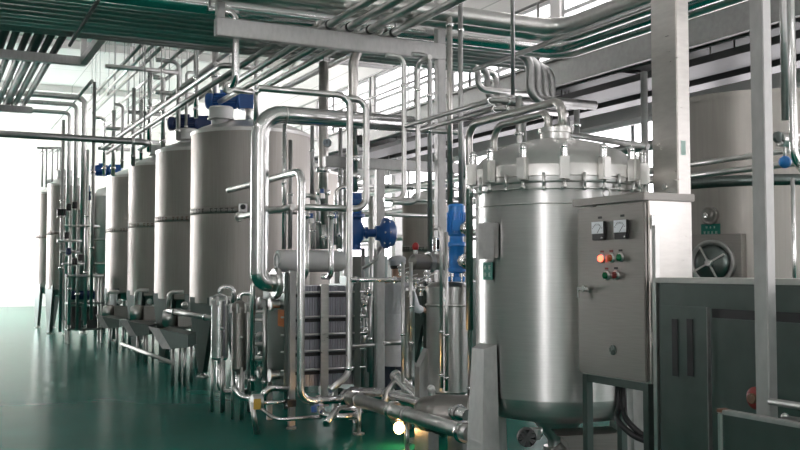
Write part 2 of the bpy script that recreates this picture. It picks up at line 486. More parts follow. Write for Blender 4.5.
def storage_tank(cx, cy, r, zb, zt, label, group, motor=True, cap=None, leg_ang=(200, 250, 290, 340), leg_w=.30):
    t = thing('storage_tank', (cx, cy, 0), label, 'tank', group)
    o = (cx, cy, 0)
    MB().lathe([(r - .03, zb), (r, zb + .03), (r, zb + .03), (r, zt), (r, zt)], o, seg=56).build('shell', 'tank_steel', t)
    MB().lathe([(r + .012, zt - .05), (r + .012, zt - .05), (r + .012, zt), (r + .012, zt), (r - .02, zt + .02), (r - .12, zt + .07), (r * .6, zt + .17), (r * .25, zt + .22), (0, zt + .23)], o, seg=56).build('dome', 'lid_steel', t)
    MB().lathe([(r - .03, zb), (r * .75, zb - .10), (r * .3, zb - .22), (.08, zb - .27), (.08, zb - .40), (0, zb - .40)], o, seg=40).build('bottom_cone', 'tank_steel', t)
    zm = zb + (zt - zb) * .535
    MB().lathe([(r + .002, zm - .05), (r + .004, zm - .05), (r + .004, zm + .05), (r + .002, zm + .05)], o, seg=56).build('weld_band', 'tank_steel', t)
    mk = MB()
    a0 = math.atan2(-cy, -cx)
    for k in range(26):
        a = a0 - 1.25 + 2.5 * k / 26
        if k % 6 == 5: continue
        n = V((math.cos(a), math.sin(a), 0)); tt = V((-n.y, n.x, 0)); c = V((cx, cy, zm)) + n * (r + .006)
        w = .026
        mk.obox(c + V((0, 0, .022)), tt * w, n * .002, V((0, 0, .006))); mk.obox(c - V((0, 0, .02)), tt * w * (.6 + .4 * random.random()), n * .002, V((0, 0, .007)))
        mk.obox(c + tt * w * random.uniform(-.6, .6), tt * .006, n * .002, V((0, 0, .03)))
    mk.build('lettering', 'faded_red' if cy > 16 else 'faded_mark', t)
    for a in leg_ang:
        a = math.radians(a); n = V((math.cos(a), math.sin(a), 0)); tt = V((-n.y, n.x, 0))
        c = V((cx, cy, 0)) + n * (r - .10); lt = zb + .12
        poly = [c + tt * -leg_w + V((0, 0, lt)), c + tt * leg_w + V((0, 0, lt)), c + tt * leg_w * .9 + V((0, 0, zb - .15)), c + tt * .06 + V((0, 0, .06)), c + tt * -.06 + V((0, 0, .06)), c + tt * -leg_w * .9 + V((0, 0, zb - .15))]
        MB().prism(poly, n * .085).build('leg', 'machine_steel', t)
        MB().lathe([(.09, 0), (.09, .02), (.09, .02), (.03, .03), (.03, .09)], c + n * .04, (0, 0, 1), 14).build('foot', 'pipe_steel', t)
    if cap:
        ang, rr, cr = cap; a = math.radians(ang)
        c = (cx + rr * math.cos(a), cy + rr * math.sin(a), zt + .0)
        m = MB().lathe([(cr * .78, 0), (cr * .78, .17), (cr * .78, .17), (cr, .18), (cr, .18), (cr, .34), (cr, .34), (cr * .9, .37), (cr * .3, .39), (0, .39)], c, seg=28).build('manhole_cap', 'white_plastic', t)
        MB().ring((c[0], c[1], c[2] + .18), (0, 0, 1), cr + .005, .012, 28).build('cap_ring', 'pipe_steel', m)
    if motor:
        d = V((-math.cos(TH), math.sin(TH), 0))
        gear_motor(t, (cx - .12, cy - .25, zt + .15), zt + .50, d, .52, .125, 'navy_paint' if cy > 16 else 'blue_paint')
    return t


TX, TY, TR, TZ0, TZ1 = 4.56, 14.62, .93, 1.07, 3.73
tg = 'storage tanks standing in a long row'
storage_tank(TX, TY, TR, TZ0, TZ1, 'big grey steel tank at the near end of the row, under a blue geared motor', tg, True, (205, .62, .19))
storage_tank(TX, TY + 2.6, TR, TZ0, TZ1, 'second big grey steel tank from the near end of the row', tg, True, (215, .55, .19))
storage_tank(TX, TY + 5.2, TR, TZ0, TZ1, 'third big grey steel tank from the near end, without a motor in sight', tg, False, (225, .60, .19))
storage_tank(TX, TY + 7.9, TR, TZ0, TZ1, 'fourth and furthest of the four big grey tanks in the row', tg, False, (235, .55, .17))

# pale process tank beyond the row
pt = thing('process_tank', (4.25, 25.0, 0), 'bright narrow process tank between the pipe risers and the big tank row', 'tank')
o = (4.25, 25.0, 0)
MB().lathe([(.5, 1.5), (.55, 1.55), (.55, 3.45), (.55, 3.45), (.45, 3.62), (.2, 3.72), (0, 3.74)], o, seg=40).build('shell', 'brushed_steel', pt)
MB().lathe([(.5, 1.5), (.3, 1.3), (.07, 1.15), (.07, .9), (0, .9)], o, seg=32).build('bottom_cone', 'tank_steel', pt)
for z in (1.75, 2.35): MB().ring((4.25, 25.0, z), (0, 0, 1), .555, .03, 40).build('stiffening_ring', 'dull_pipe', pt)
for a in (200, 290, 20, 110):
    a = math.radians(a); MB().tube([(4.25 + .5 * math.cos(a), 25 + .5 * math.sin(a), 0), (4.25 + .5 * math.cos(a), 25 + .5 * math.sin(a), 1.7)], .05).build('leg', 'dull_pipe', pt)
gear_motor(pt, (4.25, 25.0, 3.7), 4.12, V((-1, .3, 0)), .45, .14, 'blue_paint')
g = MB().obox(at(87, 196, Y=24.3), RT * .16, (0, .08, 0), (0, 0, .11)).cyl(at(87, 192, Y=24.2), (0, 0, 1), .07, .16, 14)
g.build('control_head', 'navy_paint', pt)

fg = 'two narrow tanks by the far white wall'
storage_tank(3.2, 25.6, .52, 1.10, 3.76, 'narrow grey tank by the far white wall, nearer of the pair', fg, False, (190, .12, .20), (200, 260, 320, 20), .20)
storage_tank(3.2, 28.5, .52, 1.10, 3.76, 'narrow grey tank furthest away against the white wall', fg, False, (190, .12, .19), (200, 260, 320, 20), .20)

# ---- under the tanks: discharge pumps and tilted chutes
og = 'discharge pumps under the tank row'
for i, (px, py, D, lab) in enumerate(((121, 312, 20.2, 'small grey discharge pump low under the fourth big tank'), (151, 313, 17.8, 'small grey discharge pump low under the third big tank'),
                                      (186, 318, 15.6, 'small grey discharge pump low under the second big tank'))):
    c = at(px, py, D=D); u = V((0, 0, 1)); s = RT
    t = thing('discharge_pump', (c.x, c.y, 0), lab, 'pump', og)
    MB().obox(c, s * .16, V((0, .15, 0)), u * .13).build('casing', 'cabinet_steel', t)
    MB().lathe([(0, 0), (.13, 0), (.13, 0), (.15, .05), (.15, .16), (.10, .2), (0, .2)], c - s * .36, s, 18).build('volute', 'pipe_steel', t)
    MB().tube([c - s * .28 + u * .12, c - s * .28 + u * .42, c - s * .05 + u * .42], .035, .08).build('outlet_pipe', 'pipe_steel', t)
    MB().ball(c - s * .0 + u * .22 - FW * .1, .055, 14).build('valve_knob', 'white_plastic' if i < 2 else 'pipe_steel', t)
    MB().box((c.x - .28, c.y - .16, c.z - .17), (c.x + .22, c.y + .16, c.z - .13)).build('base_plate', 'dull_pipe', t)
    for sx in (-.22, .18): MB().tube([(c.x + sx, c.y, 0), (c.x + sx, c.y, c.z - .17)], .03).build('leg', 'dull_pipe', t)
cg = 'tilted chutes under the tank row'
for px, py, w, D, lab in ((107, 321, 24, 18.9, 'tilted sheet-steel chute under the tank row, furthest from the filters'),
                          (134, 327, 30, 16.4, 'tilted sheet-steel chute in the middle of the three under the tanks'),
                          (168, 337, 40, 13.2, 'tilted sheet-steel chute under the tanks, closest to the twin filters')):
    c = at(px, py, D=D); hw = w / 2 * D / F; u = V((0, 0, 1))
    t = thing('discharge_chute', (c.x, c.y, 0), lab, 'chute', cg)
    fy = V((math.sin(TH), math.cos(TH), 0)); W = 2 * hw
    def q_(x, y): return c + RT * W * x - u * W * y
    MB().prism([q_(-.22, -.20), q_(.5, -.06), q_(.5, .26), q_(.08, .30)], fy * .55).build('trough', 'machine_steel', t)
    MB().prism([q_(-.5, -.26), q_(-.225, -.205), q_(.075, .305), q_(-.14, .29)], fy * .05).build('end_plate', 'galvanised', t)
    for k in (.2, .8):
        for m in (.06, .48):
            p = c + RT * hw * k + fy * m
            MB().tube([(p.x, p.y, 0), (p.x, p.y, c.z - hw * .45)], .022).build('leg', 'dull_pipe', t)
pipe('grey drain pipe low over the floor along the row of chutes', path(at(122, 344, D=15.5), ('y', 173)), .028, 'dull_pipe')
pipe('grey pipe along the bottoms of the big tanks towards the twin filters', [at(168, 311, D=13.4), at(216, 319, D=12.6)], .035, 'pipe_steel', clamps=((0, .15), (0, .8)))

# ================================================================== VALVE MANIFOLD AND RISERS BY THE FAR TANKS
rg = 'three fat risers with elbows'
for px, w, pyt, lab in ((81, 6.0, 98, 'fattest bright riser pipe by the far tanks, nearest the big tank row'), (73, 4.5, 105, 'middle one of three fat risers by the far tanks'),
                        (66, 4.0, 113, 'fat riser pipe by the far tanks, closest to the white wall')):
    p = at(px, 320, Y=22.6); r = rad(w, p)
    pts = path(p, ('z', pyt), ('x', -40))
    pipe(lab, pts, r, 'pipe_steel', rg, bend=r * 2.4, seg=18)
mg = 'thin upright pipes of the valve manifold'
mnames = ['first', 'second', 'third', 'fourth', 'fifth']
for i, (px, y0, y1) in enumerate(((60, 332, 120), (69, 325, 205), (77, 330, 210), (85, 325, 150), (91, 320, 82))):
    p = at(px, y0, Y=21.6 if px < 90 else 20.5)
    pts = path(p, ('z', y1))
    pipe('%s thin upright manifold pipe counted from the white wall' % mnames[i], pts, .035, 'pipe_steel' if i % 2 else 'dull_pipe', mg, clamps=((0, .3), (0, .62)))
pipe('thin pipe frame top sloping away from the tall manifold upright', path(at(92, 81, Y=20.5), ('y', 51)), .035, 'dull_pipe')
vg = 'small valves on the manifold'
vwords = ['upper valve with black knob nearest the white wall', 'upper valve with black knob beside the first', 'highest valve with black knob on the manifold', 'second highest valve with black knob',
          'lower blue-handled valve on the manifold', 'lowest dark valve on the manifold', 'lower dark valve beside the process tank', 'middle dark valve on the manifold']
for (px, py, m), lab in zip(((59, 213, 'black_plastic'), (63, 213, 'black_plastic'), (68, 208, 'black_plastic'), (74, 206, 'black_plastic'), (68, 252, 'navy_paint'), (74, 262, 'black_plastic'), (80, 258, 'black_plastic'), (66, 236, 'black_plastic')), vwords):
    c = at(px, py, Y=21.4); t = thing('manifold_valve', c, lab, 'valve', vg)
    MB().ball(c, .05, 12).cyl(c - V((0, 0, .09)), (0, 0, 1), .04, .18, 12).build('valve_body', 'pipe_steel', t)
    MB().cyl(c - V((0, .02, 0)), (0, -1, 0), .015, .1, 8).build('stem', 'pipe_steel', t)
    MB().cyl(c - V((0, .10, .06)), (0, 0, 1), .055, .14, 14).build('knob', m, t)
lg = 'small level cross pipes of the manifold'
for i, (a, b, y) in enumerate(((57, 82, 241), (60, 80, 252), (64, 100, 226), (66, 104, 276), (62, 84, 264))):
    pipe('%s level cross pipe of the manifold counted from above' % ['second', 'third', 'first', 'fifth', 'fourth'][i], [at(a, y, Y=21.5), at(b, y, Y=21.5)], .03, 'dull_pipe' if i % 2 else 'pipe_steel', lg)
cb = thing('manifold_pump_rack', at(84, 320, Y=22.2) * 1, 'dark rack of pumps standing under the narrow process tank', 'pump rack')
cb.location.z = 0; WORLD[cb.name] = V(cb.location)
c = V(cb.location)
for sx in (-.35, .35):
    for sy in (-.2, .2): MB().box((c.x + sx - .025, c.y + sy - .025, 0), (c.x + sx + .025, c.y + sy + .025, 1.5)).build('post', 'dull_pipe', cb)
for z in (.28, .85, 1.45): MB().box((c.x - .38, c.y - .23, z), (c.x + .38, c.y + .23, z + .04)).build('shelf', 'machine_steel', cb)
for sx in (-.18, .16):
    MB().cyl((c.x + sx, c.y - .05, .32), (0, 0, 1), .12, .48, 18).build('pump_body', 'dark_steel', cb)
MB().cyl((c.x - .3, c.y - .1, 1.05), (1, 0, 0), .10, .5, 18).build('motor', 'navy_paint', cb)

# gantry of small U pipes above the far tanks
ug = 'thin hanger pipes over the far tanks'
for i, px in enumerate((42, 46, 52, 57, 60)):
    p = at(px, 187, Y=26.2); pts = path(p, ('z', 149), ('y', px - 3))
    pipe('%s thin upright pipe over the far tanks counted from the white wall' % mnames[i], pts, .022, 'dull_pipe', ug, bend=.05)
pipe('thin level pipe joining the uprights over the far tanks', [at(37, 148, Y=26.0), at(64, 148, Y=26.0)], .03, 'dull_pipe')

# ================================================================== OVERHEAD PIPE LAYER
def hangers(o, pts, xs=None, along='x', r=.1, top=HC):
    """thin rods with saddles that carry an overhead pipe"""
    for s in xs:
        p = V(pts[0]); p[0 if along == 'x' else 1] = s
        if o.parent is None:
            loc = p
            MB().tube([loc + V((0, 0, r * .9)), V((loc.x, loc.y, top))], .008, seg=6).build('hanger', 'dull_pipe', o, origin=loc - WORLD[o.name] + V((0, 0, r)))


LZ = 4.36
ords = ['first', 'second', 'third', 'fourth', 'fifth', 'sixth', 'seventh', 'eighth', 'ninth', 'tenth', 'eleventh', 'twelfth', 'thirteenth', 'fourteenth']
lg1 = 'pipes of the overhead layer crossing above the hanging beam'
XT = 6.05
for i, y in enumerate((8.95, 9.22, 9.78, 10.0)):          # these turn at the elbow and run over the control cabinet
    x = XT + .40 + .27 * i
    pts = [V((-4.5, y, LZ)), V((x, y, LZ)), V((x, 2.0, LZ))]
    o = pipe('%s overhead pipe swinging round the wide elbow over the lidded vessel' % ords[i], pts, .095 if i < 3 else .08, ('insulation', 'pipe_steel', 'polished_steel', 'pipe_steel')[i] if i else 'lid_steel', lg1, bend=.32, seg=20)
    hangers(o, pts, (-2.0, 3.4), 'x', .09)
for i, y in enumerate((10.2, 10.4, 10.6, 10.8)):          # these drop and turn under the platform
    x = 6.87 + .25 * i; zl = 3.78 + .03 * i
    pts = [V((-4.5, y, LZ)), V((x, y, LZ)), V((x, y, zl)), V((7.9, y, zl))]
    o = pipe('overhead pipe dropping beside the vessel lid and turning under the platform, %s of four' % ords[i], pts, .058, 'dull_pipe', lg1, bend=.19, seg=18)
    hangers(o, pts, (-1.4, 2.9), 'x', .07)
for i, y in enumerate((11.0, 11.17, 11.34)):
    x = 6.57 + .25 * i
    pts = [V((-4.5, y, LZ)), V((x, y, LZ)), V((x, y, 4.02 - .08 * i)), V((x + 1.2, y, 4.02 - .08 * i))]
    o = pipe('narrow overhead pipe ending in a short downward bend, %s of three behind the thick drops' % ords[i], pts, .045, ('pipe_steel', 'dull_pipe')[i % 2], lg1, bend=.13)
    hangers(o, pts, (-.8, 2.4), 'x', .05)
for i, y in enumerate((11.5, 11.65)):
    pts = [V((-4.5, y, LZ)), V((5.4 + .2 * i, y, LZ))]
    o = pipe('dark overhead pipe at the %s edge of the layer above the tanks' % ('far', 'very far')[i], pts, .045, 'dull_pipe', lg1)
    hangers(o, pts, (-.3, 1.9), 'x', .05)
# cross channel that ties the layer together
for i, x in enumerate((1.45, 4.6)):
    b = thing('pipe_rack_bar', (x, 8.4, LZ - .16), ['dark cross bar under the overhead pipe layer at the far end', 'dark cross bar under the overhead pipe layer close to the tall post'][i], 'rack bar')
    MB().box((x - .015, 8.8, LZ - .125), (x + .015, 11.8, LZ - .098)).build('bar', 'dark_steel', b)
    for y in (9.47, 11.42): MB().tube([(x, y, LZ - .10), (x, y, HC)], .012, seg=6).build('hanger', 'dull_pipe', b)

# ---- four pipes lying across the hanging beam
zP = zb + .09 + .0425
fg4 = 'four long pipes on the hanging beam'
ends = ((234, 83), (237, 92), (259, 90), (281, 90))
for i, (px, py) in enumerate(ends):
    e = at(px, py, z=zP)
    pts = [V((e.x, 5.6, zP)), e]
    if i == 0: pts = pts + [e + V((.0, .25, -.05)), e + V((.35, .25, -.05))]
    elif i == 1: pts.append(e + V((0, 1.2, 0)))
    elif i == 2: pts += [e + V((0, .12, 0)), e + V((0, .12, -.5))]
    elif i == 3: pts = pts[:1] + [V((e.x, e.y - .1, zP))]
    o = pipe('%s long pipe lying over the hung beam, counted from the blue tank motor' % ords[i], pts, .042, 'pipe_steel', fg4, bend=.12)
    MB().lathe([(.042, -.02), (.052, -.02), (.052, .02), (.042, .02)], (e.x, 9.38, zP), (0, 1, 0), 14).build('hanger_clip', 'dark_steel', o)
# the big polished drop that meets the long pipe above the tanks
p = at(235.5, 83, Y=9.64)
top = slide(p, 'z', py=13)
o = pipe('bright vertical pipe hanging behind the beam corner, hooked at its top', [top + V((-.30, 0, 0)), top, p, p + V((0, .35, 0))], .038, 'polished_steel', bend=.10, flanges=((2, .8),))
MB().tube([top + V((-.28, 0, .03)), V((top.x - .28, top.y, HC))], .01, seg=6).build('hanger', 'dull_pipe', o)
a = at(170, 112, z=4.2)
o = pipe('long grey pipe over the tanks running straight to the bright hanging pipe', [V((a.x, 22.0, 4.2)), V((a.x, 10.2, 4.2))], .036, 'dull_pipe')
MB().tube([V((a.x, 14, 4.23)), V((a.x, 14, HC))], .01, seg=6).build('hanger', 'dull_pipe', o)
# long pipe over the tanks with an elbow to the right
a = at(133, 127, z=4.3); b = at(213, 64, z=4.3); b = V((a.x, b.y, 4.3))
o = pipe('long grey pipe over the tanks ending in a level elbow near the white cap', [V((a.x, 22.0, 4.3)), b, b + V((.55, 0, 0))], .038, 'dull_pipe', bend=.13)
MB().tube([V((a.x, 16, 4.33)), V((a.x, 16, HC))], .01, seg=6).build('hanger', 'dull_pipe', o)

# ---- thin ceiling pipes over the tanks (along the hall)
tg2 = 'thin pipes high over the tanks'
for i, (px, py, z) in enumerate(((146, 40, 5.5), (156, 42, 5.5), (168, 41, 5.5), (176, 55, 5.3), (190, 60, 5.3), (210, 66, 5.0), (196, 78, 4.8), (215, 88, 4.7))):
    a = at(px, py, z=z)
    pts = [V((a.x, a.y - 1.2, z)), V((a.x, 24.0 + .3 * i, z))]
    o = pipe('%s thin high pipe over the tanks counted from the white wall' % ords[i], pts, .035, ('dull_pipe', 'pipe_steel')[i % 2], tg2)
    hangers(o, pts, (a.y + 2, a.y + 6), 'y', .03)
# drops from those pipes to the tanks
dg = 'drop pipes standing over the tank tops'
dl = ['drop pipe over the fourth big tank', 'drop pipe with short elbow over the third big tank', 'bent-top drop pipe between the second and third big tanks', 'drop pipe with level arm above the second big tank',
      'straight drop pipe above the second blue motor', 'thick straight pipe rising behind the near white cap', 'thin straight pipe rising behind the near tank motor', 'drop pipe over the gap between the third and fourth tanks',
      'thin drop pipe over the third tank cap', 'slim pipe rising right of the near tank motor', 'short slim drop pipe over the second tank cap', 'slim pipe with bent top above the process tank']
for i, (px, y1, y0, Y, w, arm) in enumerate(((113, 176, 110, 21.5, 4, 0), (133, 166, 88, 19.2, 4, 0), (149, 152, 72, 18.2, 4.5, 0), (163, 150, 78, 17.6, 4.5, -10), (178, 140, 62, 16.8, 4.5, -22), (196, 118, 44, 15.6, 4.5, 0),
                                             (215, 112, 46, 15.2, 7, 0), (122, 168, 105, 20.6, 3, -8), (141, 160, 100, 19.0, 3, 0), (256, 112, 44, 15.2, 4.5, 0), (186, 134, 72, 17.0, 3, 8), (104, 175, 118, 22.6, 3, -9))):
    p = at(px, y1, Y=Y); q2 = slide(p, 'z', py=y0); r = rad(w, p)
    pts = [p, q2]
    if arm: pts.append(slide(q2, 'x', px=px + arm))
    o = pipe(dl[i], pts, r, ('pipe_steel', 'galvanised', 'polished_steel')[i % 3], dg, bend=r * 3, clamps=((0, .12), (0, .55)))
    MB().tube([q2 - V((0, 0, r)), V((q2.x, q2.y, HC))] if not arm else [pts[-1], V((pts[-1].x, pts[-1].y, HC))], .008, seg=6).build('hanger', 'dull_pipe', o)
xg = 'short cross pipes above the tanks'
xl = ['level cross pipe above the second tank', 'level cross pipe above the third tank', 'level cross pipe above the fourth tank', 'lower cross pipe above the third tank', 'cross pipe with raised end in front of the ceiling', 'lower cross pipe above the fourth tank']
for i, (a, b, y, Y) in enumerate(((155, 200, 92, 17.4), (128, 172, 112, 19.4), (105, 150, 128, 21.2), (118, 160, 140, 20.0), (105, 178, 66, 16.4), (98, 130, 148, 22.0))):
    A = at(a, y, Y=Y); B = slide(A, 'x', px=b)
    o = pipe(xl[i], [A, B], .04, 'dull_pipe' if i % 2 else 'pipe_steel', xg)
    m = A.lerp(B, .5); MB().tube([m + V((0, 0, .04)), V((m.x, m.y, HC))], .008, seg=6).build('hanger', 'dull_pipe', o)

# ---- long pipe across the view in front of the far wall
a = at(-30, 132, Y=12.0); b = slide(a, 'x', px=149)
o = pipe('long dark pipe crossing level before the white wall at the height of the tank tops', [a, b, b + V((0, .6, 0))], .04, 'dull_pipe', bend=.12, flanges=((0, .9),))
for f in (.1, .97):
    m = a.lerp(b, f); MB().tube([m + V((0, 0, .03)), V((m.x, m.y, HC))], .009, seg=6).build('hanger', 'dull_pipe', o)

# ---- ceiling tray of parallel bars, upper left
tr = 'parallel bars of the ceiling pipe tray'
a0, a1 = at(3, 31, z=4.9), at(66, 31, z=4.9)
for i in range(9):
    x = a0.x - .45 + (a1.x - a0.x + .45) * i / 8
    pts = [V((x, 11.9, 4.9)), V((x, 20.6, 4.9))]
    o = pipe('%s dark pipe of the ceiling tray counted away from the tanks' % ords[8 - i], pts, .05 if i % 3 else .07, 'tray_steel', tr)
    hangers(o, pts, (13.2,), 'y', .05)
for i, (Y, x1) in enumerate(((15.1, 86), (20.2, 33))):
    q = at(x1, 65, Y=Y)
    b = thing('tray_bearer', (q.x - 1.5, Y, 4.72), ['grey angle bearer with a hanger under the ceiling tray', 'second grey bearer at the far end of the ceiling tray'][i], 'bearer')
    MB().box((q.x - 3.0, Y - .06, 4.70), (q.x, Y + .06, 4.829)).build('bar', 'galvanised', b)
    hx_ = q.x if i == 0 else a0.x - .45 + (a1.x - a0.x + .45) * 6.5 / 8 + .03
    MB().box((hx_ - (.08 if i == 0 else .045), Y - .04, 4.83), (hx_ - (0 if i == 0 else .015), Y + .04, HC)).build('hanger', 'galvanised', b)
    if i == 0: MB().bar((q.x - .04, Y, 4.765), (q.x - .04, Y - 4.6, 4.765), .10, .11).build('long_arm', 'beam_steel', b)
# pale ceiling beams and lamps
for i, y in enumerate((14, 21, 28, 35)):
    struct('trim_%d' % (i + 1), MB().box((XL, y - .12, HC - .22), (XR, y + .12, HC)), 'ceiling_panels')
for i, (x, y, lab) in enumerate(((8.2, 11.5, 'fluorescent ceiling lamp above the platform railing'), (.5, 24.0, 'fluorescent ceiling lamp far over the tank row'), (8.2, 24.0, 'fluorescent ceiling lamp far along the window wall'), (.5, 31.0, 'fluorescent ceiling lamp closest to the far white wall'),
                                (-3.5, 12.0, 'fluorescent ceiling lamp over the open floor'), (-1.5, -2.0, 'added fluorescent ceiling lamp behind the viewer, lighting the front wall'), (2.5, -1.0, 'added fluorescent ceiling lamp behind the viewer, filling the space before the machine'), (-3.5, 3.0, 'added fluorescent ceiling lamp out of view beside the viewer, as fill light'),
                                (6.0, -2.0, 'added fluorescent ceiling lamp out of view behind the dark machine, as fill light'), (-3.5, 7.5, 'second fluorescent ceiling lamp over the open floor, added out of view as fill'), (-3.5, 18.0, 'third fluorescent ceiling lamp over the open floor, added out of view as fill'))):  # last six lamps are unseen, added to lift the light around the viewer
    t = thing('ceiling_lamp', (x, y, HC - .55), lab, 'lamp', 'fluorescent ceiling lamps')
    MB().prism([(x - .16, y - .65, HC - .5), (x + .16, y - .65, HC - .5), (x + .06, y - .65, HC - .40), (x - .06, y - .65, HC - .40)], (0, 1.3, 0)).build('housing', 'frame_white', t)
    for s in (-.07, .07): MB().tube([(x + s, y - .6, HC - .53), (x + s, y + .6, HC - .53)], .025).build('tube', 'tube_light', t)
    for s in (-.5, .5): MB().tube([(x, y + s, HC - .40), (x, y + s, HC)], .008, seg=6).build('hanger', 'dull_pipe', t)

# ================================================================== MIDDLE GROUND: EXCHANGER, FILTERS, PUMPS
U = V((0, 0, 1))
# ---- plate heat exchanger
HY0, HY1 = 9.35, 9.95
hA = at(293, 300, Y=HY0); hB = at(352, 300, Y=HY0)
hx = thing('plate_heat_exchanger', ((hA.x + hB.x) / 2, (HY0 + HY1) / 2, 0), 'plate heat exchanger with a grey plate pack and orange label on its end plate', 'heat exchanger')
zt = at(320, 286, Y=HY0).z; z0 = at(320, 386, Y=HY0).z
n = 46
pk = MB()
for k in range(n):
    x = hA.x + (hB.x - hA.x) * k / n; s = (hB.x - hA.x) / n
    ins = .0 if k % 2 else .012
    pk.box((x, HY0 + ins, z0), (x + s * .86, HY1 - ins, zt))
pk.build('plate_pack', 'plate_steel', hx)
MB().box((hA.x - .11, HY0 - .06, .42), (hA.x - .003, HY1 + .06, zt + .14), .01).build('head_plate', 'machine_steel', hx)
MB().box((hB.x + .003, HY0 - .05, z0 - .08), (hB.x + .08, HY1 + .05, zt + .1), .01).build('pressure_plate', 'machine_steel', hx)
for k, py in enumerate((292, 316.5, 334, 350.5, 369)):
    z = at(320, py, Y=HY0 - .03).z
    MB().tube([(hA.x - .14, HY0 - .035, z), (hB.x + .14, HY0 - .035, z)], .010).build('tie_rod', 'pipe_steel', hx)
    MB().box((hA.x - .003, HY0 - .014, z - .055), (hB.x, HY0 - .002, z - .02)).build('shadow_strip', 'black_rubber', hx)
q = at(324, 340, Y=HY0 - .06)
MB().box((q.x - .04, HY0 - .075, z0 - .2), (q.x + .045, HY0 - .052, zt + .02)).build('middle_strap', 'column_steel', hx)
q = at(292, 360, Y=HY0 - .1)
fr = MB().box((q.x - .03, HY0 - .12, .03), (q.x + .03, HY0 - .065, zt + .16)).build('frame_post', 'galvanised', hx)
MB().lathe([(.05, 0), (.05, .015), (.05, .015), (.018, .02), (.018, .05)], (q.x, HY0 - .09, 0), U, 12).build('foot', 'pipe_steel', fr)
MB().box((hB.x + .02, HY0 - .04, 0), (hB.x + .07, HY0 + .02, z0 - .08)).build('frame_post', 'galvanised', hx)
for x in (hA.x - .08, hB.x + .02): MB().box((x, HY1 - .05, 0), (x + .05, HY1, .45)).build('frame_post', 'galvanised', hx)
q = at(281, 318, X=hA.x - .112)
MB().box((hA.x - .116, q.y - .09, q.z - .085), (hA.x - .111, q.y + .09, q.z + .085)).build('orange_label', 'orange_label', hx)
for (py, yy) in ((303, HY0 + .12), (303, HY1 - .12), (372, HY0 + .12), (372, HY1 - .12)):
    z = at(280, py, X=hA.x).z
    MB().lathe([(.045, 0), (.045, .08), (.045, .08), (.065, .08), (.065, .08), (.065, .10), (.065, .10), (0, .10)], (hA.x - .11, yy, z), (-1, 0, 0), 18).build('port', 'pipe_steel', hx)
# ---- insulated cylinder above
a = at(277, 262, Y=9.62); b = slide(a, 'x', px=345); r = rad(22, a)
a.z += .012
ic = thing('insulated_cylinder', (a.lerp(b, .5).x, 9.62, a.z - r), 'white insulated cylinder lying on top of the plate heat exchanger', 'cylinder')
L = b.x - a.x
MB().lathe([(0, 0), (r * .93, 0), (r * .93, 0), (r, .012), (r, .012), (r, L - .10), (r * .93, L - .04), (r * .6, L), (0, L + .01)], a, (1, 0, 0), 32).build('jacket', 'insulation', ic)
MB().ring(a + V((.002, 0, 0)), (1, 0, 0), r * .6, .012, 28).build('end_ring', 'frame_white', ic)
for f in (.12, .85): MB().box((a.x + L * f - .03, 9.56, zt + .02), (a.x + L * f + .03, 9.68, a.z - r * .97)).build('saddle', 'galvanised', ic)
a.z -= .012
# ---- twin filters
for i, (px, w, yt, yb_, Y, lab) in enumerate(((235, 17, 301, 361, 10.7, 'slim polished filter housing, the shinier of the twin filters before the near tank'), (258 - 20 + 1, 15, 308, 372, 10.1, 'x'))):
    if i == 1: px, lab = 259, 'slim duller filter housing beside the polished twin filter'
    if i == 0: px = 219.5
    else: px = 239
    p = at(px, yb_, Y=Y); r = rad(w, p); zt_ = slide(p, 'z', py=yt).z
    t = thing('filter_housing', (p.x, p.y, 0), lab, 'filter', 'twin filter housings')
    MB().lathe([(0, p.z), (r * .8, p.z + .01), (r, p.z + .04), (r, p.z + .04), (r, zt_ - .03), (r, zt_ - .03), (r * 1.14, zt_ - .03), (r * 1.14, zt_ - .03), (r * 1.14, zt_ + .01), (r * 1.14, zt_ + .01), (r * .9, zt_ + .05), (r * .4, zt_ + .08), (0, zt_ + .085)], (p.x, p.y, 0), seg=32).build('body', 'polished_steel' if i == 0 else 'cabinet_steel', t)
    MB().tube([(p.x, p.y, zt_ + .05), (p.x, p.y, zt_ + .16), (p.x + .14, p.y - .05, zt_ + .16), (p.x + .14, p.y - .05, zt_ - .05)], .026, .06).build('top_pipe', 'polished_steel', t)
    for k in range(6):
        an = k * PI / 3; MB().cyl((p.x + r * 1.12 * math.cos(an), p.y + r * 1.12 * math.sin(an), zt_ - .05), U, .016, .10, 10).build('lid_bolt', 'pipe_steel', t)
    for an in (.6, 2.7, 4.8):
        MB().tube([(p.x + r * .85 * math.cos(an), p.y + r * .85 * math.sin(an), 0), (p.x + r * .85 * math.cos(an), p.y + r * .85 * math.sin(an), p.z + .06)], .016).build('leg', 'pipe_steel', t)
    MB().tube([(p.x, p.y, p.z + .02), (p.x, p.y, .22), (p.x + .32, p.y - .06, .22)], .035, .09).build('bottom_pipe', 'polished_steel', t)
    MB().ball((p.x - .02, p.y - r - .06, p.z + (zt_ - p.z) * .55), .02, 10).build('vent_cock', 'pipe_steel', t)

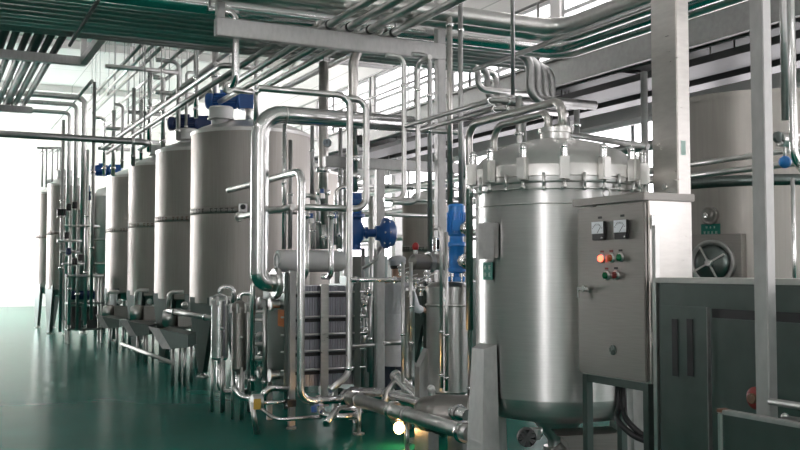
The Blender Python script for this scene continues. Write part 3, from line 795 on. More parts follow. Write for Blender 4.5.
# ---- big polished pipe over the filters: vertical, elbow to exchanger, top run to the pump
p = at(259, 283, Y=9.2); rbig = rad(18, p)
topz = slide(p, 'z', py=113)
end = slide(topz, 'x', px=412)
lowR = slide(p, 'x', px=279)
o = pipe('wide polished pipe beside the near tank, arching level across to the tall posts', [lowR, p, topz, end], rbig, 'polished_steel', bend=rbig * 2.6, seg=28, flanges=((0, .15),))
MB().ball(end, rbig * .98, 20, .35, 1, 1).build('end_cap', 'polished_steel', o)
q = at(331, 118, Y=9.2)
MB().lathe([(rbig * 1.0, -.01), (rbig * 1.02, -.01), (rbig * 1.02, .01), (rbig, .01)], V((q.x - .5, 9.2, topz.z)), (1, 0, 0), 28).build('weld_seam', 'lid_steel', o)
a = at(405, 129, Y=9.05); b = slide(a, 'x', px=463)
pipe('slim level pipe carrying on from the end of the wide polished pipe', [a, b, b + V((0, 0, -.5))], .026, 'pipe_steel', bend=.07, clamps=((0, .4),))

# ---- pipes standing in front of the exchanger
Yq = 8.95
p = at(300.5, 402, Y=Yq); t_ = slide(p, 'z', py=171); r = rad(8, p)
arm = slide(t_, 'y', px=229)
rt = slide(p, 'x', px=346)
o = pipe('polished upright pipe before the exchanger, bent level at its foot with a long upper arm', [rt, p, t_, arm], r, 'polished_steel', bend=.13, seg=18, clamps=((0, .1), (0, .6)))
p2 = at(297, 207, Y=Yq - .0); arm2 = slide(p2, 'y', px=238)
e3 = at(366, 207, Y=Yq)
up3 = slide(e3, 'z', py=100); bk = slide(up3, 'x', px=343)
pipe('level pipe behind the polished upright that rises in a bend before the blue valve', [bk, up3, V((e3.x, Yq, p2.z)), V((p2.x + .05, Yq, p2.z))], rad(7, p2), 'pipe_steel', bend=.13, seg=16)
pipe('lower pipe arm reaching from the polished upright towards the near tank', [p2 + V((-.045, .0, -.0)), arm2], rad(7, p2), 'pipe_steel', flanges=((0, .97),))
ib = thing('level_switch', at(243, 208, Y=10.9), 'small pale instrument box beside the pipe arm at the near tank', 'instrument')
q = at(243, 208, Y=10.9)
MB().cyl(q - V((.0, 0, .05)), U, .05, .1, 16).build('mount', 'white_plastic', ib); MB().cyl(q + V((-.02, -.05, .01)), (0, -1, 0), .03, .03, 14).build('dial', 'black_plastic', ib)
p = at(349, 374, Y=8.8); t_ = slide(p, 'z', py=96); lf = slide(t_, 'x', px=258)
ft = slide(p, 'x', px=326) + V((0, -.1, -.14))
pipe('tall pipe along the exchanger end, hooked level at its top and bent at its foot', [ft, p, t_, lf], rad(6.5, p), 'pipe_steel', bend=.13, seg=16, clamps=((1, .02),))
for i, (px, yt, lab) in enumerate(((306, 205, 'short hooked pipe over the white cylinder, beside the polished upright'), (331, 205, 'short hooked pipe over the white cylinder, at its blunt end'))):
    p = at(px, 277, Y=9.3); t_ = slide(p, 'z', py=yt + 4)
    pipe(lab, [t_, p, p + V((0, .22, 0))], rad(5.5, p), 'polished_steel', 'hooked pipes over the white cylinder', bend=.08, clamps=((0, .1),))
ag = 'small pipes above the white cylinder'
for i, (px, y0, y1, arm_) in enumerate(((318, 249, 196, -14), (336, 245, 187, 30), (313, 249, 213, 0), (338, 249, 222, 0), (284, 249, 118, 0), (290, 249, 140, 0), (324, 249, 225, 0))):
    p = at(px, y0, Y=9.9); t_ = slide(p, 'z', py=y1)
    pts = [p, t_]
    if arm_: pts += [slide(t_, 'x', px=px + arm_)]
    pipe(['thin arched pipe over the white cylinder bending to the polished upright', 'thin arched pipe behind the blue valve', 'short stub pipe with valve over the white cylinder', 'stub pipe beside the blue valve above the white cylinder',
          'slim upright pipe right behind the wide polished pipe', 'second slim upright behind the wide polished pipe', 'short middle stub pipe over the white cylinder'][i], pts, .024, ('pipe_steel', 'polished_steel', 'galvanised')[i % 3], ag, bend=.09, clamps=((0, .5),))
for i, (px, py) in enumerate(((311, 221), (334, 221), (322, 196))):
    q = at(px, py, Y=9.75)
    t = thing('small_valve', q, ['small blue-capped valve on the pipes above the white cylinder, next to the upright', 'small blue-capped valve beside the blue pump above the white cylinder', 'small blue tag valve on the wide grey duct'][i], 'valve', 'small blue-capped valves')
    MB().cyl(q - V((0, 0, .03)), U, .03, .06, 12).build('valve_body', 'pipe_steel', t); MB().cyl(q + V((0, 0, .032)), U, .024, .05, 12).build('valve_cap', 'blue_paint', t)
# ---- square-ish posts and wide upright ducts behind
for i, (px, y0, w, ytop, lab) in enumerate(((323, 249, 10, 62, 'wide bright duct rising past the pressure gauge'),)):
    p = at(px, y0, Y=10.7); r = rad(w, p)
    o = pipe(lab, path(p, ('z', ytop)), r, 'column_steel', 'wide upright ducts', seg=20, clamps=((0, .3), (0, .42)))
    MB().tube([slide(p, 'z', py=ytop) - V((0, 0, .02)), V((p.x, p.y, HC))], .012, seg=6).build('hanger', 'dull_pipe', o)
p = at(353, 192, Y=9.9); r = rad(10, p); t_ = slide(p, 'z', py=62)
o = pipe('wide bright duct with a bent cowl top standing on the blue valve', [p, t_, slide(t_, 'x', px=361) + V((0, 0, .22))], r, 'column_steel', 'wide upright ducts', seg=20, bend=.25, clamps=((0, .12), (0, .25)))
g = at(327, 143, Y=10.45)
pg = thing('pressure_gauge', g, 'round pressure gauge facing out on the wide bright duct', 'gauge')
gd = (CAM - g).normalized(); gd = V((gd.x, gd.y, 0)).normalized()
MB().cyl(g - gd * .02, gd, .055, .04, 22).build('case', 'pipe_steel', pg); MB().cyl(g + gd * .021, gd, .046, .003, 22).build('dial', 'gauge_face', pg)
MB().obox(g + gd * .027 + V((0, 0, .012)), gd.cross(U) * .004, gd * .002, U * .022).build('needle', 'black_plastic', pg)
MB().tube([g - gd * .02, g - gd * .14], .015).build('stem', 'pipe_steel', pg)
g = at(360, 140, Y=9.6)
bb = thing('black_knob_valve', g, 'small black knob on the duct above the blue valve', 'valve')
MB().cyl(g - V((.0, 0, .05)), U, .045, .10, 14).build('knob', 'black_plastic', bb); MB().tube([g, g + V((-.06, .1, 0))], .014).build('stem', 'pipe_steel', bb)

# ---- blue valve with big round actuator
p = at(356, 250, Y=9.6); tz = slide(p, 'z', py=193).z
bv = thing('blue_valve', (p.x, p.y, p.z), 'tall blue valve body under the wide duct with a big round blue actuator', 'valve')
H = tz - p.z; r = .075
MB().lathe([(0, 0), (.06, 0), (.06, 0), (.06, .02), (.06, .02), (.05, .03), (.05, H * .12), (.085, H * .2), (.09, H * .32), (.085, H * .42), (.06, H * .5), (.06, H * .56), (.10, H * .57), (.10, H * .57), (.10, H * .63), (.10, H * .63), (.06, H * .65), (.062, H * .8),
            (.09, H * .81), (.09, H * .81), (.09, H * .88), (.09, H * .88), (.065, H * .9), (.065, H), (.065, H), (0, H)], p, U, 24).build('valve_body', 'blue_paint', bv)
c = at(383, 233, Y=9.6); c.z = p.z + H * .3; dX = V((1, -.25, 0)).normalized()
s0 = V((p.x, p.y, c.z)); dist = (c - s0).length
MB().cyl(s0 + dX * .07, dX, .045, dist - .07, 16).cyl(s0 + dX * .10, dX, .065, .03, 16).build('stem', 'blue_paint', bv)
rr = rad(31, c)
ac = MB().lathe([(0, -.11), (rr * .45, -.11), (rr * .45, -.11), (rr * .5, -.06), (rr * .95, -.03), (rr, -.02), (rr, -.02), (rr, .02), (rr, .02), (rr * .95, .03), (rr * .8, .09), (rr * .45, .12), (0, .13)], s0 + dX * dist, dX, 32).build('actuator', 'blue_paint', bv)
for k in range(8):
    an = k * PI / 4; n1 = dX.orthogonal().normalized(); n2 = dX.cross(n1)
    MB().cyl(s0 + dX * (dist - .035) + (n1 * math.cos(an) + n2 * math.sin(an)) * rr * .93, dX, .012, .07, 8).build('bolt', 'pipe_steel', ac)
MB().tube([s0 + dX * (dist - .05) - U * rr * .9, s0 + dX * (dist - .1) - U * (rr + .12), s0 + dX * (dist - .25) - U * (rr + .22)], .018, .05).build('air_line', 'dull_pipe', bv)
# ---- slim uprights right of the blue valve
sg = 'slim upright pipes between the blue valve and the blue pump'
spec = ((404, 200, 57, 5, -20, -18, 9.0), (418, 203, 62, 5, -26, 12, 8.95), (430, 256, 56, 5, 0, -18, 9.15), (450, 206, -20, 5.5, 0, 0, 8.9), (461, 232, -20, 5.0, 0, 0, 8.7))
sl = ['slim upright pipe hooked at top and bottom, furthest from the blue pump', 'slim upright pipe hooked at top and bottom, second towards the blue pump', 'slim upright pipe with hooked top beside the tall square post', 'tall slim pipe rising straight from the blue pump', 'tall slim pipe rising beside the lidded vessel, past the blue pump']
for i, (px, y0, y1, w, foot, head, Y) in enumerate(spec):
    p = at(px, y0, Y=Y); t_ = slide(p, 'z', py=y1); pts = [p, t_]
    if foot: pts = [slide(p, 'x', px=px + foot)] + pts
    if head: pts = pts + [slide(t_, 'x' if i != 1 else 'y', px=px + head)]
    pipe(sl[i], pts, rad(w, p), ('pipe_steel', 'pipe_steel', 'galvanised', 'column_steel', 'galvanised')[i], sg, bend=.10, clamps=((1 if foot else 0, .8),))
hg = 'level pipes behind the slim uprights'
for i, (a, b, y, Y, lab) in enumerate(((384, 462, 186, 11.2, 'upper of two level pipes behind the slim uprights'), (384, 466, 199, 11.2, 'lower of two level pipes behind the slim uprights'), (338, 380, 185, 11.0, 'short level pipe behind the blue valve top'), (333, 460, 213, 11.6, 'long low level pipe behind the slim uprights'))):
    A = at(a, y, Y=Y); pipe(lab, [A, slide(A, 'x', px=b)], .028, 'pipe_steel', hg, clamps=((0, .35),))
# two thin pipes slanting towards the vessel
for i, (a, b) in enumerate((((406, 126), 493), ((421, 130), 497))):
    A = at(a[0], a[1], Y=8.35 + .1 * i); z_ = A.z
    B = slide(A, 'y', px=b)
    pts = [A, B] + ([B + V((.18, 0, 0)), B + V((.18, 0, -.1))] if i else [B + V((.3, 0, 0)), B + V((.3, 0, -.55))])
    pipe(['thin pipe slanting over to the lidded vessel, outer of a pair', 'thin pipe slanting over to the lidded vessel, inner of a pair'][i], pts, .021, 'dull_pipe', 'pair of thin slanting pipes', bend=.07, clamps=((0, .97), (1, .5)))

# ---- blue vertical pump on a filter vessel
p = at(448, 402, Y=8.3); vt = slide(p, 'z', py=289).z; r = rad(43, p)
fv = thing('filter_vessel', (p.x, p.y, 0), 'upright steel vessel under the blue pump, left of the lidded vessel leg', 'vessel')
MB().lathe([(0, .30), (r * .6, .32), (r, .42), (r, .42), (r, vt - .02), (r, vt - .02), (r * 1.06, vt - .02), (r * 1.06, vt - .02), (r * 1.06, vt + .02), (r * 1.06, vt + .02), (r * .8, vt + .06), (r * .5, vt + .07), (0, vt + .07)], (p.x, p.y, 0), seg=40).build('shell', 'brushed_steel', fv)
for an in (.7, 2.3, 3.9, 5.4): MB().tube([(p.x + r * .8 * math.cos(an), p.y + r * .8 * math.sin(an), 0), (p.x + r * .8 * math.cos(an), p.y + r * .8 * math.sin(an), .45)], .025).build('leg', 'pipe_steel', fv)
MB().ring((p.x, p.y, (vt + .4) / 2 + .35), U, r + .003, .012, 40).build('ring', 'pipe_steel', fv)
q = at(456.5, 280, Y=8.15); bt = slide(q, 'z', py=204).z
q.z = vt + .075
bp = thing('blue_pump', q, 'tall bright blue pump with round flanges standing beside the lidded vessel', 'pump')
H = bt - q.z; r = rad(19, q)
MB().lathe([(0, 0), (r * .9, 0), (r * .9, 0), (r * .9, H * .06), (r * .9, H * .06), (r * .7, H * .07), (r * .7, H * .12), (r, H * .13), (r, H * .13), (r, H * .17), (r, H * .17), (r * .8, H * .18), (r * .8, H * .44), (r * 1.0, H * .46), (r * 1.0, H * .46), (r * 1.0, H * .50), (r * .75, H * .51), (r * .75, H * .58)], q, U, 24).build('pump_body', 'bright_blue', bp)
mo = MB().cyl(q + U * H * .58, U, r * .92, H * .42, 24, .02)
for k in range(16):
    an = 2 * PI * k / 16; nn = V((math.cos(an), math.sin(an), 0))
    mo.obox(q + U * H * .76 + nn * r * .95, nn * r * .08, nn.cross(U) * .006, U * H * .13)
mo = mo.build('motor', 'bright_blue', bp)
MB().obox(q + U * H * .72 + V((-math.sin(TH), -math.cos(TH), 0)) * r * 1.05, RT * r * .5, FW * r * .25, U * H * .07).build('terminal_box', 'bright_blue', mo)
for k in range(5):
    an = 2 * PI * k / 5 + 3.6; MB().cyl(q + V((r * .75 * math.cos(an), r * .75 * math.sin(an), -.0)), U, .018, H * .11, 8).build('stud', 'polished_steel', bp)
for py, dd in ((229, V((.30, -.95, 0))), (261, V((.15, -.98, 0)))):
    z_ = at(456, py, Y=8.15).z; dd.normalize()
    m = MB().lathe([(r * .45, 0), (r * .45, r * 1.0), (r * .45, r), (r * .85, r), (r * .85, r), (r * .85, r * 1.3), (r * .85, r * 1.3), (r * .55, r * 1.32), (r * .5, r * 1.7), (r * .5, r * 1.7), (0, r * 1.7)], V((q.x, q.y, z_)) + dd * r * .3, dd, 20).build('flange', 'polished_steel', bp)
# slim risers in front of the filter vessel
for i, (px, y1, y0) in enumerate(((441.5, 228, 388), (446.5, 232, 391))):
    p = at(px, y0, Y=7.75); t_ = slide(p, 'z', py=y1)
    pipe(['slim riser pipe before the upright vessel, with a hooked top', 'second slim riser pipe before the upright vessel'][i], [p, t_, t_ + V((.0, .12, .0))] if i == 0 else [p, t_], .017, 'pipe_steel', 'slim risers before the upright vessel', bend=.05, clamps=((0, .08), (0, .35)))
for i, (px, y1, y0) in enumerate(((403, 262, 408), (411, 262, 352), (470, 192, 410))):
    p = at(px, y0, Y=8.4 if i < 2 else 7.35); t_ = slide(p, 'z', py=y1)
    pipe(['slim standpipe before the person in the white coat', 'short slim standpipe beside the person in the white coat', 'slim standpipe right along the lidded vessel leg'][i], [p, t_], .018 if i < 2 else .02, 'pipe_steel', 'slim standpipes', clamps=((0, .1), (0, .5)))
# level pipe across the exchanger end and its valve cluster
A = at(351, 280, Y=8.7); pipe('level pipe running from the exchanger to the clamp valves by the person', [A, slide(A, 'x', px=430)], rad(5, A), 'polished_steel', clamps=((0, .06), (0, .94), (0, .55)))
# lying filter with clamp
A = at(414, 262, Y=8.6); B = slide(A, 'x', px=444); r = rad(20, A)
lf = thing('lying_filter', A.lerp(B, .5) - V((0, 0, r)), 'short lying steel filter with a red knob on top, near the blue pump', 'filter')
L = B.x - A.x
MB().lathe([(0, -.05), (r * .5, -.04), (r * .8, -.01), (r * .8, -.01), (r * .8, L), (r * .6, L + .04), (0, L + .05)], A, (1, 0, 0), 28).build('body', 'cabinet_steel', lf)
MB().lathe([(r * .8, 0), (r * 1.05, 0), (r * 1.05, 0), (r * 1.05, .05), (r * 1.05, .05), (r * .8, .05)], A + V((L * .45, 0, 0)), (1, 0, 0), 28).build('clamp', 'dull_pipe', lf)
q = at(415.5, 254, Y=8.6); MB().cyl(q, U, .02, .05, 12).build('valve_stem', 'pipe_steel', lf); MB().ball(q + U * .075, .036, 14, 1, 1, 1.2).build('red_knob', 'red_paint', lf)
q = at(437, 249, Y=8.6); bxm = MB().cyl(q - U * .03, U, .05, .15, 16)
bxm.build('valve_top', 'polished_steel', lf); MB().box((q.x - .03, q.y - .07, q.z), (q.x + .03, q.y - .045, q.z + .09)).build('window', 'black_plastic', lf)
cl = 'clamp valves near the person'
for i, (px, py) in enumerate(((408, 277), (416, 283), (427, 276), (401, 270), (421, 290), (430, 286))):
    q = at(px, py, Y=8.55)
    t = thing('clamp_valve', q, ['clamp valve under the lying filter, nearest the white coat', 'clamp valve low under the lying filter on the level pipe', 'clamp valve at the end of the level pipe', 'clamp valve highest beside the white coat', 'lowest clamp valve above the slim steel vessel', 'clamp valve tight against the upright vessel'][i], 'valve', cl)
    MB().ball(q, .032, 12).cyl(q - U * .06, U, .022, .12, 12).build('valve_body', 'polished_steel', t)
    MB().ring(q + U * .03, U, .03, .01, 16).build('clamp', 'pipe_steel', t); MB().bar(q, q + V((.07, -.07, .03)), .014, .01).build('lever', 'pipe_steel', t)
# slim vessel beside the person
p = at(405.5, 360, Y=8.75); vt = slide(p, 'z', py=291).z; r = rad(13, p)
sv = thing('slim_vessel', (p.x + .03, p.y, 0), 'slim upright steel vessel between the person and the blue pump', 'vessel')
MB().lathe([(0, .45), (r * .8, .47), (r, .52), (r, .52), (r, vt), (r * 1.15, vt), (r * 1.15, vt), (r * 1.15, vt + .03), (r * 1.15, vt + .03), (0, vt + .05)], (p.x + .03, p.y, 0), seg=24).build('shell', 'brushed_steel', sv)
for an in (.5, 2.6, 4.7): MB().tube([(p.x + .03 + r * .7 * math.cos(an), p.y + r * .7 * math.sin(an), 0), (p.x + .03 + r * .7 * math.cos(an), p.y + r * .7 * math.sin(an), .52)], .015).build('leg', 'pipe_steel', sv)
# gusset stand and floor pump
A = at(424, 410, Y=7.9); zt_ = slide(A, 'z', py=352).z
gs = thing('gusset_stand', (A.x, A.y, 0), 'slanted-top sheet steel stand left of the round floor pump', 'stand')
w_ = rad(10, A)
MB().prism([(A.x - w_, A.y, .04), (A.x + w_, A.y, .04), (A.x + w_, A.y, zt_ + .03), (A.x - w_, A.y, zt_ - .14)], (0, .10, 0)).build('web', 'galvanised', gs)
MB().box((A.x - w_ * 1.8, A.y - .05, 0), (A.x + w_ * 1.8, A.y + .15, .04)).build('base_plate', 'dull_pipe', gs)
A = at(432, 388, Y=7.5); r = rad(40, A); c = V((A.x, A.y, r + .16))
dP = V((.75, -.66, 0)).normalized()
fp = thing('floor_pump', (c.x, c.y, 0), 'round grey pump lying on the floor before the upright vessel', 'pump')
MB().lathe([(0, -.16), (r * .5, -.15), (r * .8, -.10), (r * .95, 0), (r, .05), (r, .05), (r, .34), (r, .34)], c, dP, 32).build('casing', 'cabinet_steel', fp)
MB().lathe([(r, .34), (r * .97, .36), (r * .97, .36), (r * .9, .385), (0, .39)], c, dP, 32).build('end_cover', 'lid_steel', fp)
for s in (-.05, .25):
    k = c + dP * s; MB().box((k.x - .05, k.y - .13, 0), (k.x + .05, k.y + .13, .2)).build('foot', 'dull_pipe', fp)
MB().ball(c + V((-.02, -.02, r + .05)), .035, 14).build('white_knob', 'white_plastic', fp)
MB().cyl(c + U * (r - .03), U, .03, .07, 12).build('outlet', 'pipe_steel', fp)
# slanting polished cylinder
A = at(397, 377, Y=8.55); B = at(420, 400, Y=8.15)
sc = thing('slanting_cylinder', (A.lerp(B, .5).x, A.lerp(B, .5).y, B.z), 'shiny short cylinder slanting down to the gusset stand', 'cylinder')
MB().cyl(A, B - A, rad(10, A), (B - A).length, 22).build('body', 'polished_steel', sc); MB().cyl(A - (B - A).normalized() * .05, B - A, rad(12, A), .05, 22).build('end_ring', 'pipe_steel', sc)
MB().tube([A, A + V((-.12, -.05, -.12)), A + V((-.18, -.1, -.28))], .03, .06).build('side_pipe', 'pipe_steel', sc)
MB().tube([(B.x, B.y, 0), B], .025).build('leg', 'pipe_steel', sc)

# ---- floor-level pipework
A = at(345, 396, z=.33); B = slide(A, 'y', px=470)
pipe('thick pipe low over the floor coming out towards the lidded vessel, front one of two', [A, B], .062, 'pipe_steel', 'thick floor pipes', seg=18, clamps=((0, .05), (0, .45), (0, .96)))
A2 = at(386, 394, z=.38); B2 = slide(A2, 'y', px=468)
pipe('thick pipe low over the floor, rear one of two above the glowing lamp', [A2 + V((-.25, .3, 0)), A2, B2], .055, 'polished_steel', 'thick floor pipes', seg=18, clamps=((1, .04), (1, .9)))
for i, px in enumerate((359, 407)):
    f = slide(A, 'y', px=px); t = thing('pipe_stand', (f.x, f.y, 0), ['short pipe stand under the thick floor pipe, by the exchanger', 'short pipe stand under the thick floor pipe, by the glowing lamp'][i], 'stand', 'pipe stands')
    MB().tube([(f.x, f.y, .01), (f.x, f.y, .265)], .02).build('post', 'pipe_steel', t); MB().cyl((f.x, f.y, 0), U, .055, .015, 16).build('base', 'pipe_steel', t)
    MB().lathe([(.063, -.015), (.075, -.015), (.075, .015), (.063, .015)], (f.x, f.y, .33), (0, 1, 0), 18, ).build('saddle', 'dull_pipe', t)
A = at(342, 401, Y=9.0); pipe('level floor pipe behind the thick pipes, reaching from the exchanger foot', [at(346, 402, Y=9.2), at(420, 392, Y=9.2)], .05, 'pipe_steel', clamps=((0, .1), (0, .5)))
# S-bends at the exchanger foot
fgp = 'curved floor pipes at the exchanger foot'
for i, pts in enumerate(([at(321, 405, Y=8.9), at(321, 415, Y=8.8), at(352, 418, Y=8.6), at(372, 404, Y=9.2)], [at(326, 424, Y=8.55), at(338, 408, Y=8.75), at(376, 410, Y=8.9)], [at(250, 400, Y=9.4), at(276, 420, Y=9.0), at(322, 417, Y=8.9)],
                         [at(233, 386, Y=9.75), at(240, 398, Y=9.7), at(256, 398, Y=9.6)], [at(262, 397, Y=9.3), at(268, 388, Y=9.3), at(290, 388, Y=9.3)])):
    pts = [V((p.x, p.y, max(p.z, .045))) for p in pts]
    pipe(['curved floor pipe dipping below the polished upright', 'curved pipe end resting on the floor before the exchanger', 'long thin curved pipe on the floor under the orange label', 'short curved pipe between the twin filters and the yellow tag', 'curved pipe rising into the exchanger foot'][i], pts, (.035, .035, .02, .035, .035)[i], 'polished_steel', fgp, bend=.15)
A = at(272, 404, Y=9.0)
hv = thing('tagged_valve', A - U * .05, 'floor valve with a yellow tag at the exchanger foot', 'valve')
MB().tube([at(262, 403, Y=9.05), at(288, 402, Y=9.05)], .02).build('spindle', 'polished_steel', hv); MB().cyl(at(252, 402, Y=9.1), (1, 0, 0), .075, .10, 20).build('valve_body', 'pipe_steel', hv)
q = at(257, 404, Y=8.95); MB().box((q.x - .035, q.y - .01, q.z - .05), (q.x + .035, q.y, q.z + .05)).build('yellow_tag', 'yellow_tag', hv)
q = at(290, 403, Y=9.05); MB().box((q.x - .04, q.y - .04, q.z - .035), (q.x + .05, q.y + .04, q.z + .035)).build('black_grip', 'black_plastic', hv)
MB().tube([at(252, 402, Y=9.1), V((at(252, 402, Y=9.1).x + .05, 9.1, 0))], .025).build('leg', 'pipe_steel', hv)
q = at(314, 409, Y=8.8)
bcap = thing('blue_tap', q - U * .04, 'little blue tap at the foot of the polished upright', 'tap'); MB().cyl(q - U * .03, U, .03, .06, 14).build('tap_body', 'blue_paint', bcap); MB().bar(q + U * .035, q + V((.09, 0, .035)), .02, .012).build('lever', 'blue_paint', bcap)
# pipes between filters and exchanger
fg5 = 'slim pipes between the twin filters and the exchanger'
for i, (px, y0, y1, Y, hd) in enumerate(((252, 391, 282, 9.6, 12), (264.5, 391, 300, 9.75, 0), (270, 350, 300, 10.0, 0))):
    p = at(px, y0, Y=Y); t_ = slide(p, 'z', py=y1); pts = [p, t_] + ([slide(t_, 'x', px=px + hd)] if hd else [])
    pipe(['slim hooked pipe left of the wide polished pipe foot', 'slim straight pipe under the wide polished pipe elbow', 'short slim pipe beside the exchanger end plate'][i], pts, .026, ('polished_steel', 'pipe_steel', 'dull_pipe')[i], fg5, bend=.1, clamps=((0, .1),))
vr = thing('valve_rack', at(268, 340, Y=10.6) * 1, 'small dark rack of valves between the twin filters and the exchanger', 'valve rack'); c = at(268, 340, Y=10.6); vr.location.z = 0; WORLD[vr.name] = V((c.x, c.y, 0))
for py in (312, 320, 344, 358, 372):
    z = at(268, py, Y=10.6).z; MB().tube([(c.x - .22, c.y, z), (c.x + .22, c.y, z)], .024).build('cross_pipe', 'pipe_steel', vr)
for sx in (-.22, .22): MB().tube([(c.x + sx, c.y, 0), (c.x + sx, c.y, 1.35)], .024).build('upright', 'dull_pipe', vr)
for py, s in ((328, 1), (336, -1), (352, 1)):
    q = at(265 + 5 * s, py, Y=10.5); MB().ball(q, .05, 12).build('valve', 'pipe_steel', vr); MB().bar(q, q + V((.1 * s, -.08, .04)), .02, .012).build('lever', 'polished_steel', vr)
# lamp glowing under the floor pipes
q = at(399, 428, z=.17)
wl = thing('work_lamp', (q.x, q.y, 0), 'glowing bulb lamp under the thick floor pipes, throwing yellow light on the floor', 'lamp')
MB().ball(q, .048, 20, 1, 1, 1.1).build('bulb', 'lamp_bulb', wl)
MB().cyl(q + U * .05 + V((-.03, .0, .0)), (-.5, .2, .8), .032, .09, 16).build('socket', 'pipe_steel', wl)
MB().tube([q + V((.09, .05, .02)), q + V((.09, .05, -.17))], .012).build('stand', 'pipe_steel', wl); MB().tube([q + V((.09, .05, .015)), q + V((-.03, .0, .07))], .010).build('arm', 'pipe_steel', wl)
# control valves between exchanger and post (small busy parts)
bg = 'small fittings between the exchanger and the square post'
for i, (px, py) in enumerate(((356, 296), (363, 303), (359, 316), (364, 331), (355, 341), (368, 292))):
    q = at(px, py, Y=9.5); t = thing('pipe_fitting', q, ['%s small steel fitting counted downwards behind the tall pipe' % s for s in ('second', 'third', 'fourth', 'fifth', 'sixth', 'first')][i], 'fitting', bg)
    MB().ball(q, .05, 12).build('body', 'polished_steel', t); MB().tube([q, q + V((random.uniform(-.08, .08), .02, -.16))], .024).build('neck', 'pipe_steel', t); MB().cyl(q + V((0, -.03, .0)), (0, -1, 0), .02, .05, 10).build('nut', ('pipe_steel', 'yellow_tag')[i == 4], t)
for i, (px, y0, y1) in enumerate(((357, 376, 290), (369, 372, 290))):
    p = at(px, y0, Y=9.6); pipe(['dull slim upright just past the tall pipe', 'dull slim upright right against the square post'][i], path(p, ('z', y1)), .026, 'dull_pipe', 'dull uprights past the exchanger', clamps=((0, .4),))
A = at(351, 346, Y=9.3); pipe('dull level pipe between the exchanger and the square post', [A, slide(A, 'x', px=374)], .02, 'dull_pipe')
A = at(384, 343, Y=9.3); pipe('dull level pipe crossing before the legs of the person', [A, slide(A, 'x', px=405)], .03, 'dull_pipe')

# ---- dark plant behind the exchanger
for i, (x0, x1, y0, y1, h, lab) in enumerate(((4.55, 5.5, 11.0, 11.7, 1.25, 'low dark steel cabinet standing behind the square post and exchanger'), (6.1, 7.3, 10.9, 11.7, 1.45, 'wide dark steel cabinet standing behind the blue pump'), (5.6, 6.0, 12.6, 13.2, 1.8, 'tall narrow dark cabinet behind the person in the white coat'))):
    t = thing('switch_cabinet', ((x0 + x1) / 2, (y0 + y1) / 2, 0), lab, 'cabinet', 'dark cabinets behind the pumps')
    MB().box((x0, y0, .1), (x1, y1, h), .01).build('body', 'machine_steel', t)
    MB().box((x0 + .03, y0 - .015, .14), ((x0 + x1) / 2 - .005, y0 - .001, h - .04), .003).build('door', 'machine_steel', t); MB().box(((x0 + x1) / 2 + .005, y0 - .015, .14), (x1 - .03, y0 - .001, h - .04), .003).build('door', 'machine_steel', t)
    MB().box((x0 + .02, y0 + .02, 0), (x1 - .02, y1 - .02, .099)).build('plinth', 'black_plastic', t)

storage_tank(6.45, 17.8, .85, 1.05, 3.5, 'grey tank of a second row, half hidden behind the exchanger pipes', 'grey tanks of the second row', False)
storage_tank(7.78, 14.6, .5, 1.05, 2.75, 'narrow grey tank of a second row, behind the blue pump', 'grey tanks of the second row', False)

tgp = 'slim straight uprights between the exchanger and the blue valve'
for i, (px, y0, y1, Y) in enumerate(((340, 249, 128, 10.35), (345, 290, 170, 10.5), (363, 300, 248, 10.3), (371, 300, 196, 10.4), (312, 200, 118, 10.4))):
    p = at(px, y0, Y=Y); pts = path(p, ('z', y1))
    pipe(['slim straight upright tight behind the tall hooked pipe', 'second slim upright behind the tall hooked pipe', 'slim upright rising under the blue valve', 'slim upright rising left of the big square post', 'slim upright left of the wide bright duct'][i], [V((p.x, p.y, 0.02 if i in (1, 2, 3) else p.z)), pts[1]], .024, ('galvanised', 'pipe_steel')[i % 2], tgp, clamps=((0, .6),))

# ================================================================== LIDDED PRESSURE VESSEL
VC = V((4.11, 5.78, 0)); VR = .585
vdir = V((-VC.x, -VC.y, 0)).normalized()          # towards the viewer
vang = math.atan2(vdir.y, vdir.x)
def vz(py, r=VR):                                 # height of the vessel's near face seen at py
    p = VC + vdir * r; return at(556, py, X=p.x).z
pv = thing('pressure_vessel', (VC.x, VC.y, 0), 'large brushed steel vessel with a clamped dome lid behind the control cabinet', 'vessel')
zb_, zr, zf_ = vz(424, VR * .55), vz(408), vz(175.5)
MB().lathe([(.10, zb_ - .03), (VR * .5, zb_), (VR * .85, zb_ + .04), (VR * .97, zb_ + .09), (VR, zr + .04), (VR, zr + .04), (VR, zf_), (VR, zf_)], VC, seg=96).build('shell', 'brushed_steel', pv)
zl = vz(168)
MB().lathe([(VR, zf_ - .045), (VR + .012, zf_ - .04), (VR + .014, zf_ - .03), (VR + .014, zf_), (VR + .014, zf_), (VR, zf_)], VC, seg=96).build('body_flange', 'brushed_steel', pv)
dz = zf_ + .004
lid = MB().lathe([(VR, dz), (VR + .016, dz), (VR + .016, dz), (VR + .016, dz + .075), (VR + .012, dz + .085), (VR * .985, dz + .115), (VR * .93, dz + .16), (VR * .8, dz + .215), (VR * .6, dz + .265), (VR * .35, dz + .30), (.12, dz + .315), (0, dz + .317)], VC, seg=96).build('dome_lid', 'lid_steel', pv)
zt_ = dz + .312
MB().lathe([(.11, zt_ - .01), (.11, zt_ + .05), (.11, zt_ + .05), (.125, zt_ + .05), (.125, zt_ + .05), (.125, zt_ + .085), (.125, zt_ + .085), (0, zt_ + .09)], VC, seg=32).build('nozzle', 'lid_steel', lid)
NC = 14
